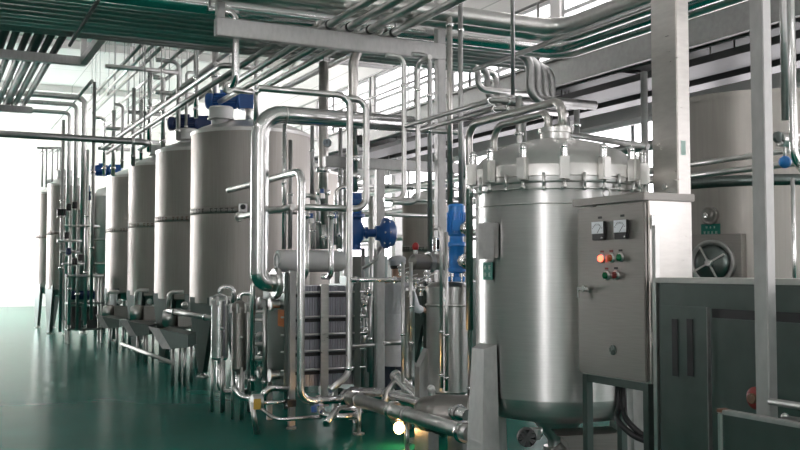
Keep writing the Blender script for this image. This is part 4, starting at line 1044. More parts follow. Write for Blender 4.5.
for k in range(NC):
    a = vang + 2 * PI * (k + .21) / NC; n = V((math.cos(a), math.sin(a), 0)); t = n.cross(U); c = VC + n * (VR + .045) + U * (zf_ + .05)
    cl_ = MB().obox(c, t * .032, n * .026, U * .075).obox(c + n * .03, t * .025, n * .008, U * .066).build('clamp_block', 'lid_steel', pv)
    MB().cyl(c + U * .075 - n * .012, U, .026, .06, 14).ball(c + U * .145 - n * .012, .026, 14).build('clamp_bolt', 'polished_steel', cl_)
    MB().tube([c - U * .075, c - U * .125, c - U * .14 + t * .02], .011).ball(c - U * .125, .017, 10).build('clamp_eye', 'pipe_steel', cl_)
    a2 = a + PI / NC; n = V((math.cos(a2), math.sin(a2), 0)); c = VC + n * (VR + .03)
    MB().tube([c + U * (zf_ + .02), c + U * (zf_ - .08)], .010).ball(c + U * (zf_ - .085), .017, 10).build('hanger_pin', 'pipe_steel', pv)
MB().ring(VC + U * (zf_ - .085), U, VR + .032, .006, 96, 6).build('ring_wire', 'pipe_steel', pv)
MB().ring(VC + U * vz(203), U, VR + .001, .006, 96, 6).build('weld_seam', 'pipe_steel', pv)
# bottom outlet cone
MB().lathe([(.19, zb_ + .03), (.17, zb_ - .03), (.09, zb_ - .13), (.07, zb_ - .16), (.07, zb_ - .20), (.07, zb_ - .2), (.10, zb_ - .2), (.10, zb_ - .2), (.10, zb_ - .235), (.10, zb_ - .235), (0, zb_ - .235)], VC + vdir * .02, seg=32).build('outlet_cone', 'brushed_steel', pv)
# broad plate legs
for j, da in enumerate((-.93, .93, PI - .93, PI + .93)):
    a = vang + da; n = V((math.cos(a), math.sin(a), 0)); t = n.cross(U)
    zt2 = at(490, 346, D=6.5).z
    c = VC + n * (VR + .004)
    w0, w1, d0, d1 = .15, .105, .13, .085
    vs_ = [c - t * w0, c + t * w0, c + t * w0 * .75 + n * d0, c - t * w0 * .75 + n * d0]
    ve_ = [c - t * w1 + U * zt2, c + t * w1 + U * zt2, c + t * w1 * .75 + n * d1 + U * (zt2 - .03), c - t * w1 * .75 + n * d1 + U * (zt2 - .03)]
    lg_ = MB().add([v + U * .02 for v in vs_] + ve_, [(3, 2, 1, 0), (4, 5, 6, 7), (0, 1, 5, 4), (1, 2, 6, 5), (2, 3, 7, 6), (3, 0, 4, 7)]).build('leg', 'galvanised', pv)
    g = c + n * .07
    MB().cyl(g, U, .19, .02, 24).build('foot_plate', 'dull_pipe', lg_)
# pad with green sign
a = vang - 1.02; n = V((math.cos(a), math.sin(a), 0)); t = n.cross(U)
def on_shell(px, py):
    r_ = ray(px, py); o_ = CAM
    d = V((r_.x, r_.y)); oc = V((o_.x - VC.x, o_.y - VC.y)); A_ = d.dot(d); B_ = 2 * oc.dot(d); C_ = oc.dot(oc) - (VR + .004) ** 2
    k = (-B_ - math.sqrt(max(0, B_ * B_ - 4 * A_ * C_))) / (2 * A_); return o_ + r_ * k
p = on_shell(491.5, 241); n = V((p.x - VC.x, p.y - VC.y, 0)).normalized(); t = V((-n.y, n.x, 0))
hh = .12
MB().obox(p + n * .022, t * .082, n * .02, U * hh).obox(p + n * .045, t * .088, n * .003, U * (hh + .006)).build('junction_box', 'dull_pipe', pv)
p = on_shell(488.5, 271); n = V((p.x - VC.x, p.y - VC.y, 0)).normalized(); t = V((-n.y, n.x, 0))
sg_ = MB().obox(p + n * .006, t * .058, n * .003, U * .062).build('green_sign', 'green_sign', pv)
mk = MB()
def glyph(mb, c, t, n, s, seed):
    rn = random.Random(seed)
    for k in range(3): mb.obox(c + U * s * (.7 - .7 * k), t * s * rn.uniform(.55, .9), n * .001, U * s * .10)
    for k in range(2): mb.obox(c + t * s * rn.uniform(-.6, .6), t * s * .10, n * .001, U * s * rn.uniform(.6, .9))
for r_ in range(2):
    for k in range(2): glyph(mk, p + n * .0105 + t * (.026 - .052 * k) + U * (.025 - .05 * r_), t, n, .016, r_ * 7 + k)
mk.build('lettering', 'sign_white', sg_)
# small fittings under the vessel
for i, (px, py, w, m) in enumerate(((524, 437, 13, 'black_plastic'), (532, 439, 9, 'black_plastic'))): pass
q = at(526, 436, D=6.1)
dv = thing('drain_valve', q - U * .06, 'dark round drain valve beside the outlet cone under the big vessel', 'valve')
MB().cyl(q, -FW, .06, .06, 20).build('handwheel', 'dark_steel', dv); MB().tube([q + FW * .02, q + FW * .12, q + FW * .12 + RT * .12], .03, .06).build('neck', 'pipe_steel', dv); MB().cyl(q + RT * .06 - U * .02, U, .035, .07, 14).build('bonnet', 'pipe_steel', dv)
q = at(588, 441, D=6.35)
tr_ = thing('outlet_tray', (q.x, q.y, 0), 'curved sheet steel tray below the big vessel, behind the cabinet leg', 'tray')
pl = []
for k in range(9):
    a = PI / 2 * k / 8; pl.append(q + RT * (-.16 + .07 * math.cos(a) - .04) + U * (.09 * math.sin(a) - .06))
pl += [q + RT * .22 + U * .05, q + RT * .24 - U * .12, q - RT * .2 - U * .12]
MB().prism(pl, V((FW.x, FW.y, 0)) * .30).build('pan', 'cabinet_steel', tr_)
for sx in (-.13, .18):
    g = q + RT * sx + V((FW.x, FW.y, 0)) * .15; MB().tube([(g.x, g.y, 0), (g.x, g.y, q.z - .11)], .02).build('leg', 'dull_pipe', tr_)
q = at(626, 412, D=6.9)

# pipes arching onto the lid
n1 = VC + V((-.045, .03, zt_ + .075)); n2 = VC + V((.05, -.02, zt_ + .075))
def lid_arch(label, foot_px, foot_py, n0, top_py, r, lat):
    z1 = at(548, top_py, X=n0.x).z
    side = V((n0.x + lat, n0.y, z1))
    far = slide(V((n0.x + lat, n0.y, z1)), 'y', px=foot_px)
    pts = [V((far.x, far.y, .55)), far, V((n0.x + lat, n0.y + .12, z1)), V((n0.x, n0.y, z1)), n0] if lat else [slide(far, 'z', py=foot_py), far, V((n0.x, n0.y, z1)), n0]
    return pipe(label, pts, r, 'column_steel', 'arched vent pipes on the vessel lid', bend=.13, seg=18, flanges=((len(pts) - 2, .9),))
lid_arch('larger arched pipe from the dome lid down along the left side of the vessel', 469, 330, n2, 104, .032, 0)
lid_arch('smaller arched pipe from the dome lid, inside the larger arch', 494, 200, n1, 113, .027, 0)
p = at(519, 140, D=7.9); pipe('slim straight pipe standing up behind the dome lid', [slide(p, 'z', py=190), slide(p, 'z', py=96)], .026, 'pipe_steel', clamps=((0, .85), (0, .6)))
p = at(513, 95, Y=8.2); o = pipe('thin straight pole hanging from the ceiling above the dome lid', [p, V((p.x, p.y, HC))], .022, 'galvanised')
p = at(513, 8, Y=8.2)
# level pipe behind lid to the right
A = at(562, 133, D=7.5); B = at(648, 147, D=6.9)
pipe('slim pipe leading down from the lid towards the square column', [A + U * .0, B], .024, 'galvanised')
A = at(636, 186, D=7.2); 
pipe('dark upright pipe pair before the bright window, next to the square column', [V((at(646, 250, D=7.6).x, at(646, 250, D=7.6).y, .0)), slide(at(646, 250, D=7.6), 'z', py=72)], .028, 'dull_pipe')
fl = thing('flask_fitting', at(640, 176, D=7.0) - U * .08, 'grey clamp fitting on the lid edge against the dark upright pipe', 'fitting')
q = at(640, 176, D=7.0); MB().cyl(q - U * .08, U, .035, .16, 14).ball(q + U * .1, .03, 12).build('body', 'lid_steel', fl)

# ================================================================== SQUARE COLUMN, CONTROL CABINET
cA = at(677, 100, Y=5.0); X1 = at(690, 100, Y=5.0).x; Y1 = at(652, 150, X=cA.x).y
col = MB().box((cA.x, 5.0, 0), (X1, Y1, HC), .006)
colo = solo('square_post', col, 'column_steel', 'wide mirror-like steel square post rising behind the control cabinet', 'post')
mk = MB().box((cA.x + .03, 4.998, at(684, 148, Y=5).z - .05), (cA.x + .07, 4.9995, at(684, 148, Y=5).z + .05)); mk.build('sticker', 'sign_white', colo)
MB().cyl(at(665, 187, X=cA.x) - V((.0, 0, 0)), (-1, 0, 0), .022, .012, 14).build('bolt', 'pipe_steel', colo)
FX = 3.70
near = at(648, 290, X=FX); zt_c = at(648, 200, X=FX).z; zb_c = at(652, 385, X=FX).z
Y0c = near.y; Y1c = at(579, 290, X=FX).y; X1c = at(692.5, 240, Y=Y0c).x
cc = thing('control_cabinet', ((FX + X1c) / 2, (Y0c + Y1c) / 2, 0), 'steel control cabinet with two meters and five small lamps on a stand', 'cabinet')
MB().box((FX + .012, Y0c, zb_c), (X1c, Y1c, zt_c), .006).build('body', 'column_steel', cc)
dr = MB().box((FX - .012, Y0c + .012, zb_c + .01), (FX + .011, Y1c - .004, zt_c - .012), .006).build('door', 'cabinet_steel', cc)
MB().box((FX - .035, Y0c - .015, zt_c + .0005), (X1c + .01, Y1c + .015, zt_c + .045), .004).build('roof', 'cabinet_steel', cc)
MB().ring((FX + .03, (Y0c * .38 + Y1c * .62), zt_c + .07), (1, .3, 0), .026, .007, 20).build('lifting_ring', 'pipe_steel', cc)
def face(px, py): return at(px, py, X=FX - .012)
for px, py, s in ((600.2, 231, -1), (622.7, 229.5, 1)):
    q = face(px, py); h = .057
    mt = MB().box((FX - .032, q.y - h, q.z - h), (FX - .012, q.y + h, q.z + h), .004).build('meter', 'black_plastic', dr)
    MB().box((FX - .035, q.y - h * .98, q.z - h * .30), (FX - .0325, q.y + h * .98, q.z + h * .98)).build('meter_face', 'meter_face', mt)
    sc_ = MB()
    for k in range(9):
        an = math.radians(35 + 110 * k / 8); cen = V((FX - .0358, q.y, q.z - h * .25)); dv_ = V((0, math.cos(an), math.sin(an)))
        sc_.obox(cen + dv_ * h * .95, V((.0006, 0, 0)), dv_ * h * .10, dv_.cross(V((1, 0, 0))) * .0012)
    sc_.build('scale_marking', 'black_plastic', mt)
    dv_ = V((0, math.cos(2.3), math.sin(2.3))); MB().obox(V((FX - .0364, q.y, q.z - h * .25)) + dv_ * h * .45, V((.0006, 0, 0)), dv_ * h * .45, dv_.cross(V((1, 0, 0))) * .0015).build('needle', 'black_plastic', mt)
    MB().cyl((FX - .033, q.y - h * .78 * 1, q.z - h * .78), (-1, 0, 0), .008, .006, 12).build('screw', 'polished_steel', mt)
    MB().box((FX - .0145, q.y - .018, q.z + h + .018), (FX - .0122, q.y + .018, q.z + h + .032)).build('name_plate', 'black_plastic', dr)
for px, py, m, lab in ((602.3, 258.5, 'red_lamp', 'lit red lamp'), (611.5, 258, 'amber_lamp', 'amber lamp'), (620.7, 257.5, 'green_lamp', 'green button, upper row'), (606.8, 275.5, 'green_lamp', 'green button, lower row'), (616.2, 275.2, 'dark_red', 'dark red button')):
    q = face(px, py)
    l = MB().lathe([(.028, 0), (.028, .006), (.028, .006), (.021, .010), (.021, .010)], (FX - .012, q.y, q.z), (-1, 0, 0), 22).build('lamp_ring', 'pipe_steel', dr)
    b = MB().lathe([(.020, .008), (.020, .02), (.020, .02), (.012, .027), (0, .028)], (FX - .012, q.y, q.z), (-1, 0, 0), 20).build('lamp_lens', m, l); b['label'] = lab
    MB().box((FX - .0145, q.y - .016, q.z + .036), (FX - .0122, q.y + .016, q.z + .048)).build('name_plate', 'dark_red' if px < 612 else 'black_plastic', dr)
q = face(586.5, 288.5); hd_ = MB().cyl((FX - .012, q.y, q.z), (-1, 0, 0), .02, .03, 16)
hd_.bar((FX - .04, q.y - .055, q.z), (FX - .04, q.y + .045, q.z), .014, .018).bar((FX - .04, q.y + .045, q.z + .005), (FX - .04, q.y + .045, q.z - .06), .012, .014)
hd_.build('handle', 'polished_steel', dr)
for py in (222, 340):
    q = at(652, py, Y=Y0c); MB().cyl((FX + .03, Y0c - .012, q.z - .04), U, .012, .08, 12).build('hinge', 'polished_steel', cc)
q = face(613, 350); MB().lathe([(.03, 0), (.03, .004), (.03, .004), (0, .006)], (FX - .012, q.y, q.z), (-1, 0, 0), 20).build('small_badge', 'machine_steel', dr)
for (x, y) in ((FX + .01, Y1c - .06), (FX + .01, Y0c + .02), (X1c - .06, Y1c - .06), (X1c - .06, Y0c + .02)):
    MB().box((x, y, 0), (x + .045, y + .045, zb_c - .001)).build('leg', 'machine_steel', cc)
MB().box((FX + .015, Y0c + .0655, zb_c - .045), (FX + .05, Y1c - .0605, zb_c - .001)).build('rail', 'machine_steel', cc)
# cables below the cabinet
for i, off in enumerate((0, .045)):
    A = V((FX + .12, Y1c - .22 - off, zb_c - .002)); B = at(614, 418, D=5.75); B += V((off, -off, 0)); C_ = at(640, 443, D=5.6); D_ = V((X1c + .3, C_.y - .1, C_.z))
    pipe(['black ribbed cable sagging from the bottom of the control cabinet, front one', 'second black ribbed cable sagging behind the front one'][i], [A, A + V((0, -.02, -.2)), B, C_ + V((off, 0, off * .3)), C_ + V((.25, -.02, 0))], .018, 'black_rubber', 'cables under the cabinet', bend=.25, name='cable', cat='cable')

# ================================================================== DARK MACHINE, GUARD PANEL, POST
MX = 3.66
mf = at(658.5, 300, X=MX).y; mz = at(658.5, 277.5, X=MX).z
mm = thing('process_machine', (MX + .45, (mf + 2.0) / 2, 0), 'long dark sheet-steel machine with a narrow door, right of the control cabinet', 'machine')
MB().box((MX, 2.0, .06), (MX + .34, mf, mz - .03), .008).build('body', 'machine_steel', mm)
MB().box((MX - .012, 1.98, mz - .029), (MX + .35, mf + .012, mz), .004).build('top_plate', 'lid_steel', mm)
y0_, y1_ = at(708, 380, X=MX - .02).y, at(660, 380, X=MX - .02).y
zd = at(690, 306.5, X=MX - .02).z
door = MB().box((MX - .022, y0_, .12), (MX - .001, y1_, zd), .004).build('door', 'machine_steel', mm)
for px in (675, 690):
    q0, q1 = at(px, 319, X=MX - .022), at(px, 376, X=MX - .022)
    MB().box((MX - .026, q0.y - .022, q1.z), (MX - .0225, q0.y + .022, q0.z)).build('grip_slot', 'black_plastic', door)
MB().box((MX - .026, y0_ - .006, .12), (MX - .0005, y0_ + .0, zd), .001).build('edge_strip', 'dull_pipe', door)
za, zb2 = at(720, 309, X=MX).z, at(720, 318, X=MX).z
MB().box((MX - .006, 2.05, zb2), (MX - .0005, y0_ - .02, za)).build('shadow_gap', 'black_rubber', mm)
MB().box((MX - .010, 2.05, .12), (MX - .0005, y0_ - .02, zb2 - .002), .003).build('side_panel', 'machine_steel', mm)
MB().box((MX - .008, 2.02, za + .002), (MX - .0005, mf - .02, mz - .04), .003).build('upper_panel', 'machine_steel', mm)
q = at(758, 398, X=MX - .01)
kb = MB().lathe([(.055, 0), (.055, .02), (.055, .02), (.04, .035), (.025, .035), (.025, .035)], (MX - .0105, q.y, q.z), (-1, 0, 0), 24).build('round_stop', 'dark_red', mm)
MB().cyl((MX - .043, q.y, q.z), (-1, 0, 0), .026, .015, 18).build('button_centre', 'rubber_brown', kb)
q = at(758, 328, X=MX - .01); MB().cyl((MX - .0105, q.y, q.z), (-1, 0, 0), .008, .006, 12).build('screw', 'polished_steel', mm)
for y in (2.2, mf - .15):
    for x in (MX + .05, MX + .27): MB().cyl((x, y, 0), U, .03, .06, 12).build('foot', 'black_rubber', mm)
# narrow upright between cabinet and machine
q = at(655.5, 300, X=MX + .005)
solo('angle_post', MB().box((MX + .0, mf + .02, 0), (MX + .03, mf + .05, zt_c - .15)), 'pipe_steel', 'narrow bright angle post in the gap between cabinet and machine', 'post')
# guard panel
GX = 3.2
g0 = at(718, 409, X=GX); gy1 = g0.y; gz = g0.z
gp = thing('guard_panel', (GX, (gy1 + 2.2) / 2, 0), 'low green-grey guard panel with a bright metal edge, before the dark machine', 'panel')
MB().box((GX + .004, 2.2, .05), (GX + .03, gy1 - .022, gz - .02)).build('sheet', 'machine_steel', gp)
MB().box((GX - .006, 2.2, gz - .0195), (GX + .04, gy1, gz), .003).build('top_edge', 'galvanised', gp)
MB().box((GX - .006, gy1 - .0215, 0), (GX + .04, gy1, gz - .02), .003).build('end_post', 'pipe_steel', gp)
MB().box((GX - .007, gy1 - .03, gz - .012), (GX + .041, gy1 + .001, gz + .001)).build('rusty_corner', 'rust', gp)
MB().box((GX + .0, 2.2, 0), (GX + .03, 2.23, .05)).build('foot', 'galvanised', gp)
# galvanised post in front of the machine
pA = at(766.5, 250, X=3.36); pY1 = at(753, 250, X=3.36).y; pX1 = at(775.5, 250, Y=pA.y).x
gpost = solo('galvanised_post', MB().box((3.36, pA.y, 0), (pX1, pY1, HC), .004), 'galvanised', 'galvanised square post in front of the dark machine, from floor to ceiling', 'post')
A = at(770, 401.5, Y=pA.y - .001)
pipe('short level tube joined to the galvanised post above the guard panel', [A, V((A.x, 2.1, A.z))], .016, 'galvanised')
q = at(785, 417, X=3.3); lv = solo('steel_lever', MB().bar(q, slide(q, 'y', px=800), .03, .012).ball(q, .018, 12), 'pipe_steel', 'small shiny lever lying at the top edge of the guard panel', 'lever')

# ================================================================== LARGE TANK BEHIND THE MACHINE
BC = V((6.62, 6.25, 0)); BR = .86
bd = V((-BC.x, -BC.y, 0)).normalized()
bz1 = at(758, 89, X=(BC + bd * BR).x).z
bt_ = thing('mixing_tank', (BC.x, BC.y, 0), 'large dull steel tank with a round manhole and green sign behind the dark machine', 'tank')
MB().lathe([(BR - .03, .7), (BR, .74), (BR, .74), (BR, bz1), (BR, bz1)], BC, seg=72).build('shell', 'tank_steel', bt_)
MB().lathe([(BR + .012, bz1 - .05), (BR + .012, bz1 - .05), (BR + .012, bz1), (BR + .012, bz1), (BR - .05, bz1 + .01), (BR * .6, bz1 + .03), (0, bz1 + .05)], BC, seg=72).build('dome', 'tank_steel', bt_)
MB().lathe([(BR - .03, .7), (BR * .6, .55), (.08, .42), (.08, .3), (0, .3)], BC, seg=48).build('bottom_cone', 'tank_steel', bt_)
zz = at(758, 180, X=(BC + bd * BR).x).z
MB().lathe([(BR + .002, zz - .045), (BR + .005, zz - .045), (BR + .005, zz + .045), (BR + .002, zz + .045)], BC, seg=72).build('weld_band', 'machine_steel', bt_)
for an in (.4, 1.97, 3.54, 5.1): MB().tube([BC + V((BR * .85 * math.cos(an), BR * .85 * math.sin(an), 0)), BC + V((BR * .85 * math.cos(an), BR * .85 * math.sin(an), .85))], .06).build('leg', 'cabinet_steel', bt_)
def on_tank(px, py):
    r_ = ray(px, py); d = V((r_.x, r_.y)); oc = V((-BC.x, -BC.y)); A_ = d.dot(d); B_ = 2 * oc.dot(d); C_ = oc.dot(oc) - BR ** 2
    k = (-B_ - math.sqrt(max(0, B_ * B_ - 4 * A_ * C_))) / (2 * A_); return CAM + r_ * k
p = on_tank(717, 263); n = V((p.x - BC.x, p.y - BC.y, 0)).normalized(); t = V((-n.y, n.x, 0))
mhole = MB().obox(p + n * .02, t * .235, n * .05, U * .235).build('manhole', 'cabinet_steel', bt_)
MB().lathe([(.17, 0), (.19, .0), (.19, .0), (.19, .035), (.19, .035), (.165, .045), (.15, .02), (0, .015)], p + n * .07, n, 36).build('manhole_ring', 'dull_pipe', mhole)
MB().lathe([(.148, .03), (.15, .04), (.1, .065), (0, .075)], p + n * .065, n, 36).build('manhole_cover', 'machine_steel', mhole)
wh = MB().cyl(p + n * .12, n, .028, .06, 16)
for k in range(4):
    an = k * PI / 2 + .5; wh.bar(p + n * .16, p + n * .16 + (t * math.cos(an) + U * math.sin(an)) * .15, .014, .014)
wh.build('clamp_wheel', 'pipe_steel', mhole)
p = on_tank(710.5, 215.5); n = V((p.x - BC.x, p.y - BC.y, 0)).normalized(); t = V((-n.y, n.x, 0))
s = MB().lathe([(.075, 0), (.075, .03), (.075, .03), (.06, .04), (.05, .015), (0, .012)], p, n, 28).build('sight_port', 'cabinet_steel', bt_)
MB().cyl(p + n * .015 + t * -.02, n, .022, .04, 14).build('sight_plug', 'polished_steel', s)
p = on_tank(711, 230); n = V((p.x - BC.x, p.y - BC.y, 0)).normalized(); t = V((-n.y, n.x, 0))
s = MB().obox(p + n * .006, t * .083, n * .004, U * .05).build('green_sign', 'green_sign', bt_)
mk = MB()
for r_, m in ((0, 3), (1, 4)):
    for k in range(m): glyph(mk, p + n * .0112 + t * ((m - 1) / 2 - k) * .034 + U * (.022 - .044 * r_), t, n, .013 if r_ else .010, 20 + r_ * 7 + k)
mk.build('lettering', 'sign_white', s)
# two level pipes in front of the tank
for i, (py, w) in enumerate(((164, 5.5), (175.5, 6))):
    A = at(694, py, X=5.35); B = slide(A, 'y', px=850)
    A0 = slide(A, 'y', px=636)
    pipe(['upper of two level pipes before the large tank', 'lower of two level pipes before the large tank'][i], [A0, B], rad(w, A), 'pipe_steel', 'level pipes before the large tank', seg=16)
# pipes at the right border with the blue ball valve
p = at(794, 150, Y=3.35); r = rad(8, p); p = at(794, 172, Y=3.35)
pipe('bright upright pipe bending sideways below the blue ball, at the border of the view', [slide(p, 'z', py=-120), p, p + V((.6, 0, 0))], r, 'polished_steel', 'upright pipes beside the blue ball', bend=.12, seg=20)
p = at(786.5, 190, Y=3.75)
pipe('dull upright pipe right behind the blue ball', [slide(p, 'z', py=120), slide(p, 'z', py=-120)], rad(7, p), 'dull_pipe', 'upright pipes beside the blue ball', seg=18)
p = at(792.5, 265, Y=3.9); p.z = .0
q2 = at(792.5, 178, Y=3.9)
pipe('thin bright upright before the large tank, below the blue ball', [V((q2.x, q2.y, mz + .25 - .6)), q2], .012, 'polished_steel')
q = at(785, 162, Y=3.42)
bl = thing('blue_ball_valve', q - U * .03, 'valve hung with a bright blue ball at the border of the view', 'valve')
MB().ball(q, rad(12.5, q), 24).build('blue_ball', 'bright_blue', bl)
s_ = at(784, 140, Y=3.42); MB().tube([q, s_], .008).build('rod', 'pipe_steel', bl)
MB().cyl(s_ + V((-.03, 0, 0)), (1, 0, 0), .035, .10, 18).bar(s_ + V((-.05, 0, .02)), s_ + V((.1, 0, .03)), .03, .012).build('valve_body', 'pipe_steel', bl)
MB().cyl(s_ + V((-.055, -.0, .01)), (0, -1, 0), .028, .02, 16).build('valve_cap', 'machine_steel', bl)

# ================================================================== UNDER THE PLATFORM
ur = 'dark trays under the platform'
for i, (x, z) in enumerate(((8.38, 4.05), (8.77, 4.08), (9.16, 4.02))):
    t = thing('cable_tray', (x, 12, z), ['dark cable tray under the platform, nearest its edge beam', 'dark cable tray under the middle of the platform', 'dark cable tray under the platform, nearest the windows'][i], 'cable tray', ur)
    MB().box((x - .16, 3, z), (x + .16, 22, z + .012)).box((x - .16, 3, z + .012), (x - .15, 22, z + .09)).box((x + .15, 3, z + .012), (x + .16, 22, z + .09)).build('tray', 'dark_steel', t)
    for y in (4.6, 8.6, 12.6, 16.6): MB().tube([(x, y, z + .01), (x, y, 4.465)], .012, seg=6).build('hanger', 'dull_pipe', t)
wp = 'level pipes along the windows'
for i, (x, z) in enumerate(((8.83, 3.3), (9.32, 2.9), (9.02, 3.72), (9.16, 2.3))):
    o = pipe(['second', 'third', 'first', 'fourth'][i] + ' level pipe counted downwards along the bright windows', [(x, 3, z), (x, 24, z)], (.07, .06, .05, .07)[i], ('pipe_steel', 'galvanised', 'insulation', 'dull_pipe')[i], wp)
    for y in (6.5, 12.5, 18.5): MB().tube([(x, y, z), (x, y, 4.465)], .012, seg=6).build('hanger', 'dull_pipe', o)
p = at(577, 150, Y=8.2); pipe('slim upright pipe standing behind the dome lid beside the platform post', [slide(p, 'z', py=260), slide(p, 'z', py=110)], .03, 'galvanised', clamps=((0, .9),))
# thin pole running over the elbow of the overhead pipes
A = at(526, 51, z=4.2); B = V((A.x, 2.2, A.z))
o = pipe('long thin grey pole passing under the wide pipe elbow over the vessel', [V((A.x, A.y + 1.2, A.z)), B], .03, 'galvanised'); MB().tube([(A.x, 5.2, A.z), (A.x, 5.2, HC)], .008, seg=6).build('hanger', 'dull_pipe', o)

# ================================================================== PERSON IN A WHITE COAT
def skin_mesh(name, joints, links, mat, parent, root=0, sub=2):
    me = bpy.data.meshes.new(name); wo = WORLD[parent.name]
    me.from_pydata([V(j[0]) - wo for j in joints], links, [])
    o = bpy.data.objects.new(name, me); COL.objects.link(o); o.parent = parent
    WORLD[o.name] = wo
    m = o.modifiers.new('skin', 'SKIN'); m.use_smooth_shade = True
    for i, j in enumerate(joints):
        sv_ = me.skin_vertices[0].data[i]; r_ = j[1]; sv_.radius = r_ if isinstance(r_, tuple) else (r_, r_); sv_.use_root = (i == root)
    s_ = o.modifiers.new('sub', 'SUBSURF'); s_.levels = sub; s_.render_levels = sub
    dg = bpy.context.evaluated_depsgraph_get(); bpy.context.view_layer.update(); dg.update()
    ev = o.evaluated_get(dg); nm = bpy.data.meshes.new_from_object(ev, depsgraph=dg)
    o.modifiers.clear(); old = o.data; o.data = nm; bpy.data.meshes.remove(old)
    for p_ in nm.polygons: p_.use_smooth = True
    nm.materials.clear(); nm.materials.append(MATS[mat]); return o
P0 = at(394.5, 300, Y=10.42); P0.z = 0
per = thing('person', P0, 'person in a long white coat and white cap turned sideways behind the steel pipes', 'person')
f = V((.86, .50, 0)).normalized(); sd = V((f.y, -f.x, 0))      # facing direction, right-hand side
def bp_(s, fw, z): return P0 + sd * s + f * fw + U * z
hip, chest = bp_(0, 0, .95), bp_(0, .03, 1.34)
J = [(bp_(0, 0, .96), (.15, .11)), (bp_(0, .01, 1.15), (.14, .10)), (bp_(0, .03, 1.33), (.165, .11)), (bp_(0, .03, 1.46), (.075, .07)), (bp_(0, .045, 1.54), .055), (bp_(0, .065, 1.62), (.082, .095)), (bp_(0, .07, 1.69), (.07, .085)),
     (bp_(.17, .03, 1.40), .06), (bp_(.25, .06, 1.14), .048), (bp_(.20, .30, 1.12), .038), (bp_(.19, .37, 1.12), .035),
     (bp_(-.17, .03, 1.40), .06), (bp_(-.25, .03, 1.14), .048), (bp_(-.20, .24, 1.02), .038), (bp_(-.19, .31, 1.00), .035),
     (bp_(.09, 0, .88), .095), (bp_(.10, .02, .50), .065), (bp_(.10, -.02, .10), .045), (bp_(.10, .13, .045), .04),
     (bp_(-.09, 0, .88), .095), (bp_(-.10, .05, .50), .065), (bp_(-.11, .02, .10), .045), (bp_(-.11, .17, .045), .04)]
LK = [(0, 1), (1, 2), (2, 3), (3, 4), (4, 5), (5, 6), (2, 7), (7, 8), (8, 9), (9, 10), (2, 11), (11, 12), (12, 13), (13, 14), (0, 15), (15, 16), (16, 17), (17, 18), (0, 19), (19, 20), (20, 21), (21, 22)]
body = skin_mesh('body', J, LK, 'skin', per)
# fingers: five unequal short chains at each hand
for s in (1, -1):
    wv = J[10][0] if s == 1 else J[14][0]
    for k in range(4):
        b = wv + sd * s * (.024 - .016 * k) + f * .01; L = (.065, .075, .07, .055)[k]
        skin_mesh('finger', [(b - f * .02, .010), (b + f * L * .5 - U * .005, .009), (b + f * L * .85 - U * .03, .008), (b + f * L * .8 - U * .052, .007)], [(0, 1), (1, 2), (2, 3)], 'skin', body, sub=1)
    b = wv - sd * s * .02 - f * .015
    skin_mesh('thumb', [(b, .012), (b - sd * s * .03 + f * .03, .010), (b - sd * s * .03 + f * .055 - U * .02, .008)], [(0, 1), (1, 2)], 'skin', body, sub=1)
hc_ = bp_(0, .068, 1.635)
fm = MB()
fm.ball(hc_ + f * .098 - U * .012, .018, 12, .8, .8, 1.3); fm.build('nose', 'skin', body)
for s in (1, -1):
    MB().ball(hc_ + f * .083 + sd * s * .032 + U * .012, .012, 10).build('eye', 'white_plastic', body)
    MB().ball(hc_ + sd * s * .083 - f * .005, .026, 12, .5, .8, 1.1).build('ear', 'skin', body)
MB().ball(hc_ + f * .086 - U * .05, .02, 12, 1.2, .7, .35).build('mouth', 'red_paint', body)
coat = [(bp_(0, 0, .96), (.175, .135)), (bp_(0, .01, 1.15), (.165, .125)), (bp_(0, .03, 1.34), (.19, .13)), (bp_(0, .03, 1.45), (.09, .085)),
        (bp_(.18, .03, 1.40), .075), (bp_(.262, .06, 1.14), .062), (bp_(.212, .27, 1.12), .052), (bp_(-.18, .03, 1.40), .075), (bp_(-.262, .03, 1.14), .062), (bp_(-.212, .21, 1.035), .052)]
skin_mesh('coat', coat, [(0, 1), (1, 2), (2, 3), (2, 4), (4, 5), (5, 6), (2, 7), (7, 8), (8, 9)], 'coat_cloth', per)
sk = MB().lathe([(.16, .62), (.172, .50), (.185, .34), (.20, .16), (.215, 0), (.215, 0), (.205, 0), (.19, .14), (.15, .5)], bp_(0, 0, .46), U, 28)
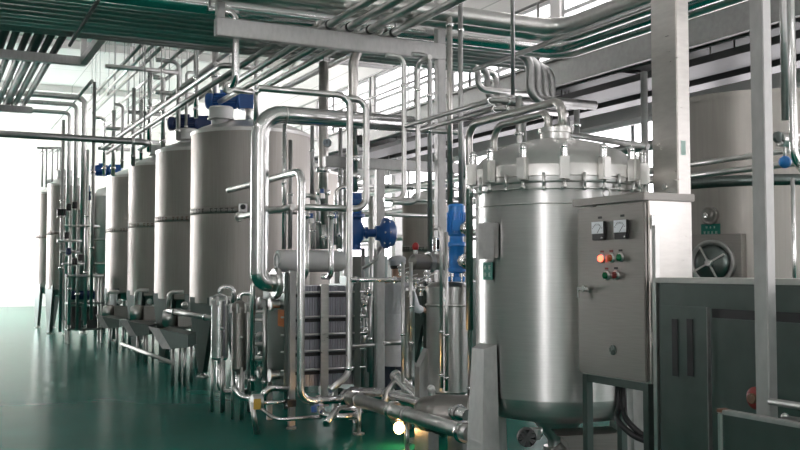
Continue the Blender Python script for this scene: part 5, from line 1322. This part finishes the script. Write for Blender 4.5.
for k_ in range(len(sk.v)):
    w_ = sk.v[k_] - P0; sk.v[k_] = P0 + f * w_.dot(f) * .82 + sd * w_.dot(sd) + U * w_.z
sk.build('coat_skirt', 'coat_cloth', per)
skin_mesh('hair', [(bp_(0, .03, 1.59), (.075, .06)), (bp_(0, .045, 1.65), (.088, .085)), (bp_(0, .05, 1.70), (.075, .08))], [(0, 1), (1, 2)], 'hair', per)
cap = MB().lathe([(.098, 0), (.104, .005), (.106, .045), (.106, .045), (.112, .06), (.10, .085), (.06, .105), (0, .11)], bp_(0, .06, 1.665), V((0, 0, 1)) - f * .12, 28).build('cap', 'cap_cloth', per)
for s in (1, -1):
    for (kx, z0_, z1_) in ((.10, .10, .55),):
        skin_mesh('trouser_leg', [(bp_(s * .10, .02 if s > 0 else .05, .56), .09), (bp_(s * .10, .01, .32), .075), (bp_(s * .105, 0, .09), .065)], [(0, 1), (1, 2)], 'trousers', per)
    MB().ball(bp_(s * .105, .06 if s > 0 else .10, .045), .05, 16, 1.1, 2.0, .9).build('shoe', 'black_rubber', per)

# ================================================================== CAMERA, WORLD, VIEW
cd = bpy.data.cameras.new('camera'); co = bpy.data.objects.new('camera', cd); COL.objects.link(co)
cd.sensor_width = 36.0; cd.lens = F * 36.0 / 800.0; cd.clip_end = 200; cd.clip_start = .05
co.matrix_world = Matrix.Translation(CAM) @ Matrix((RT, UP, -FW)).transposed().to_4x4()
scene.camera = co
w = bpy.data.worlds.new('world'); scene.world = w; w.use_nodes = True
w.node_tree.nodes['Background'].inputs[0].default_value = (.9, .95, 1, 1); w.node_tree.nodes['Background'].inputs[1].default_value = 1.0
vs = scene.view_settings
vs.view_transform = 'Standard'; vs.look = 'None'; vs.gamma = 1; vs.exposure = 0.7; vs.use_curve_mapping = False
cy = scene.cycles
cy.max_bounces = 8; cy.diffuse_bounces = 4; cy.glossy_bounces = 5; cy.transmission_bounces = 4
cy.sample_clamp_indirect = 6.0; cy.use_denoising = True; cy.caustics_reflective = False; cy.caustics_refractive = False
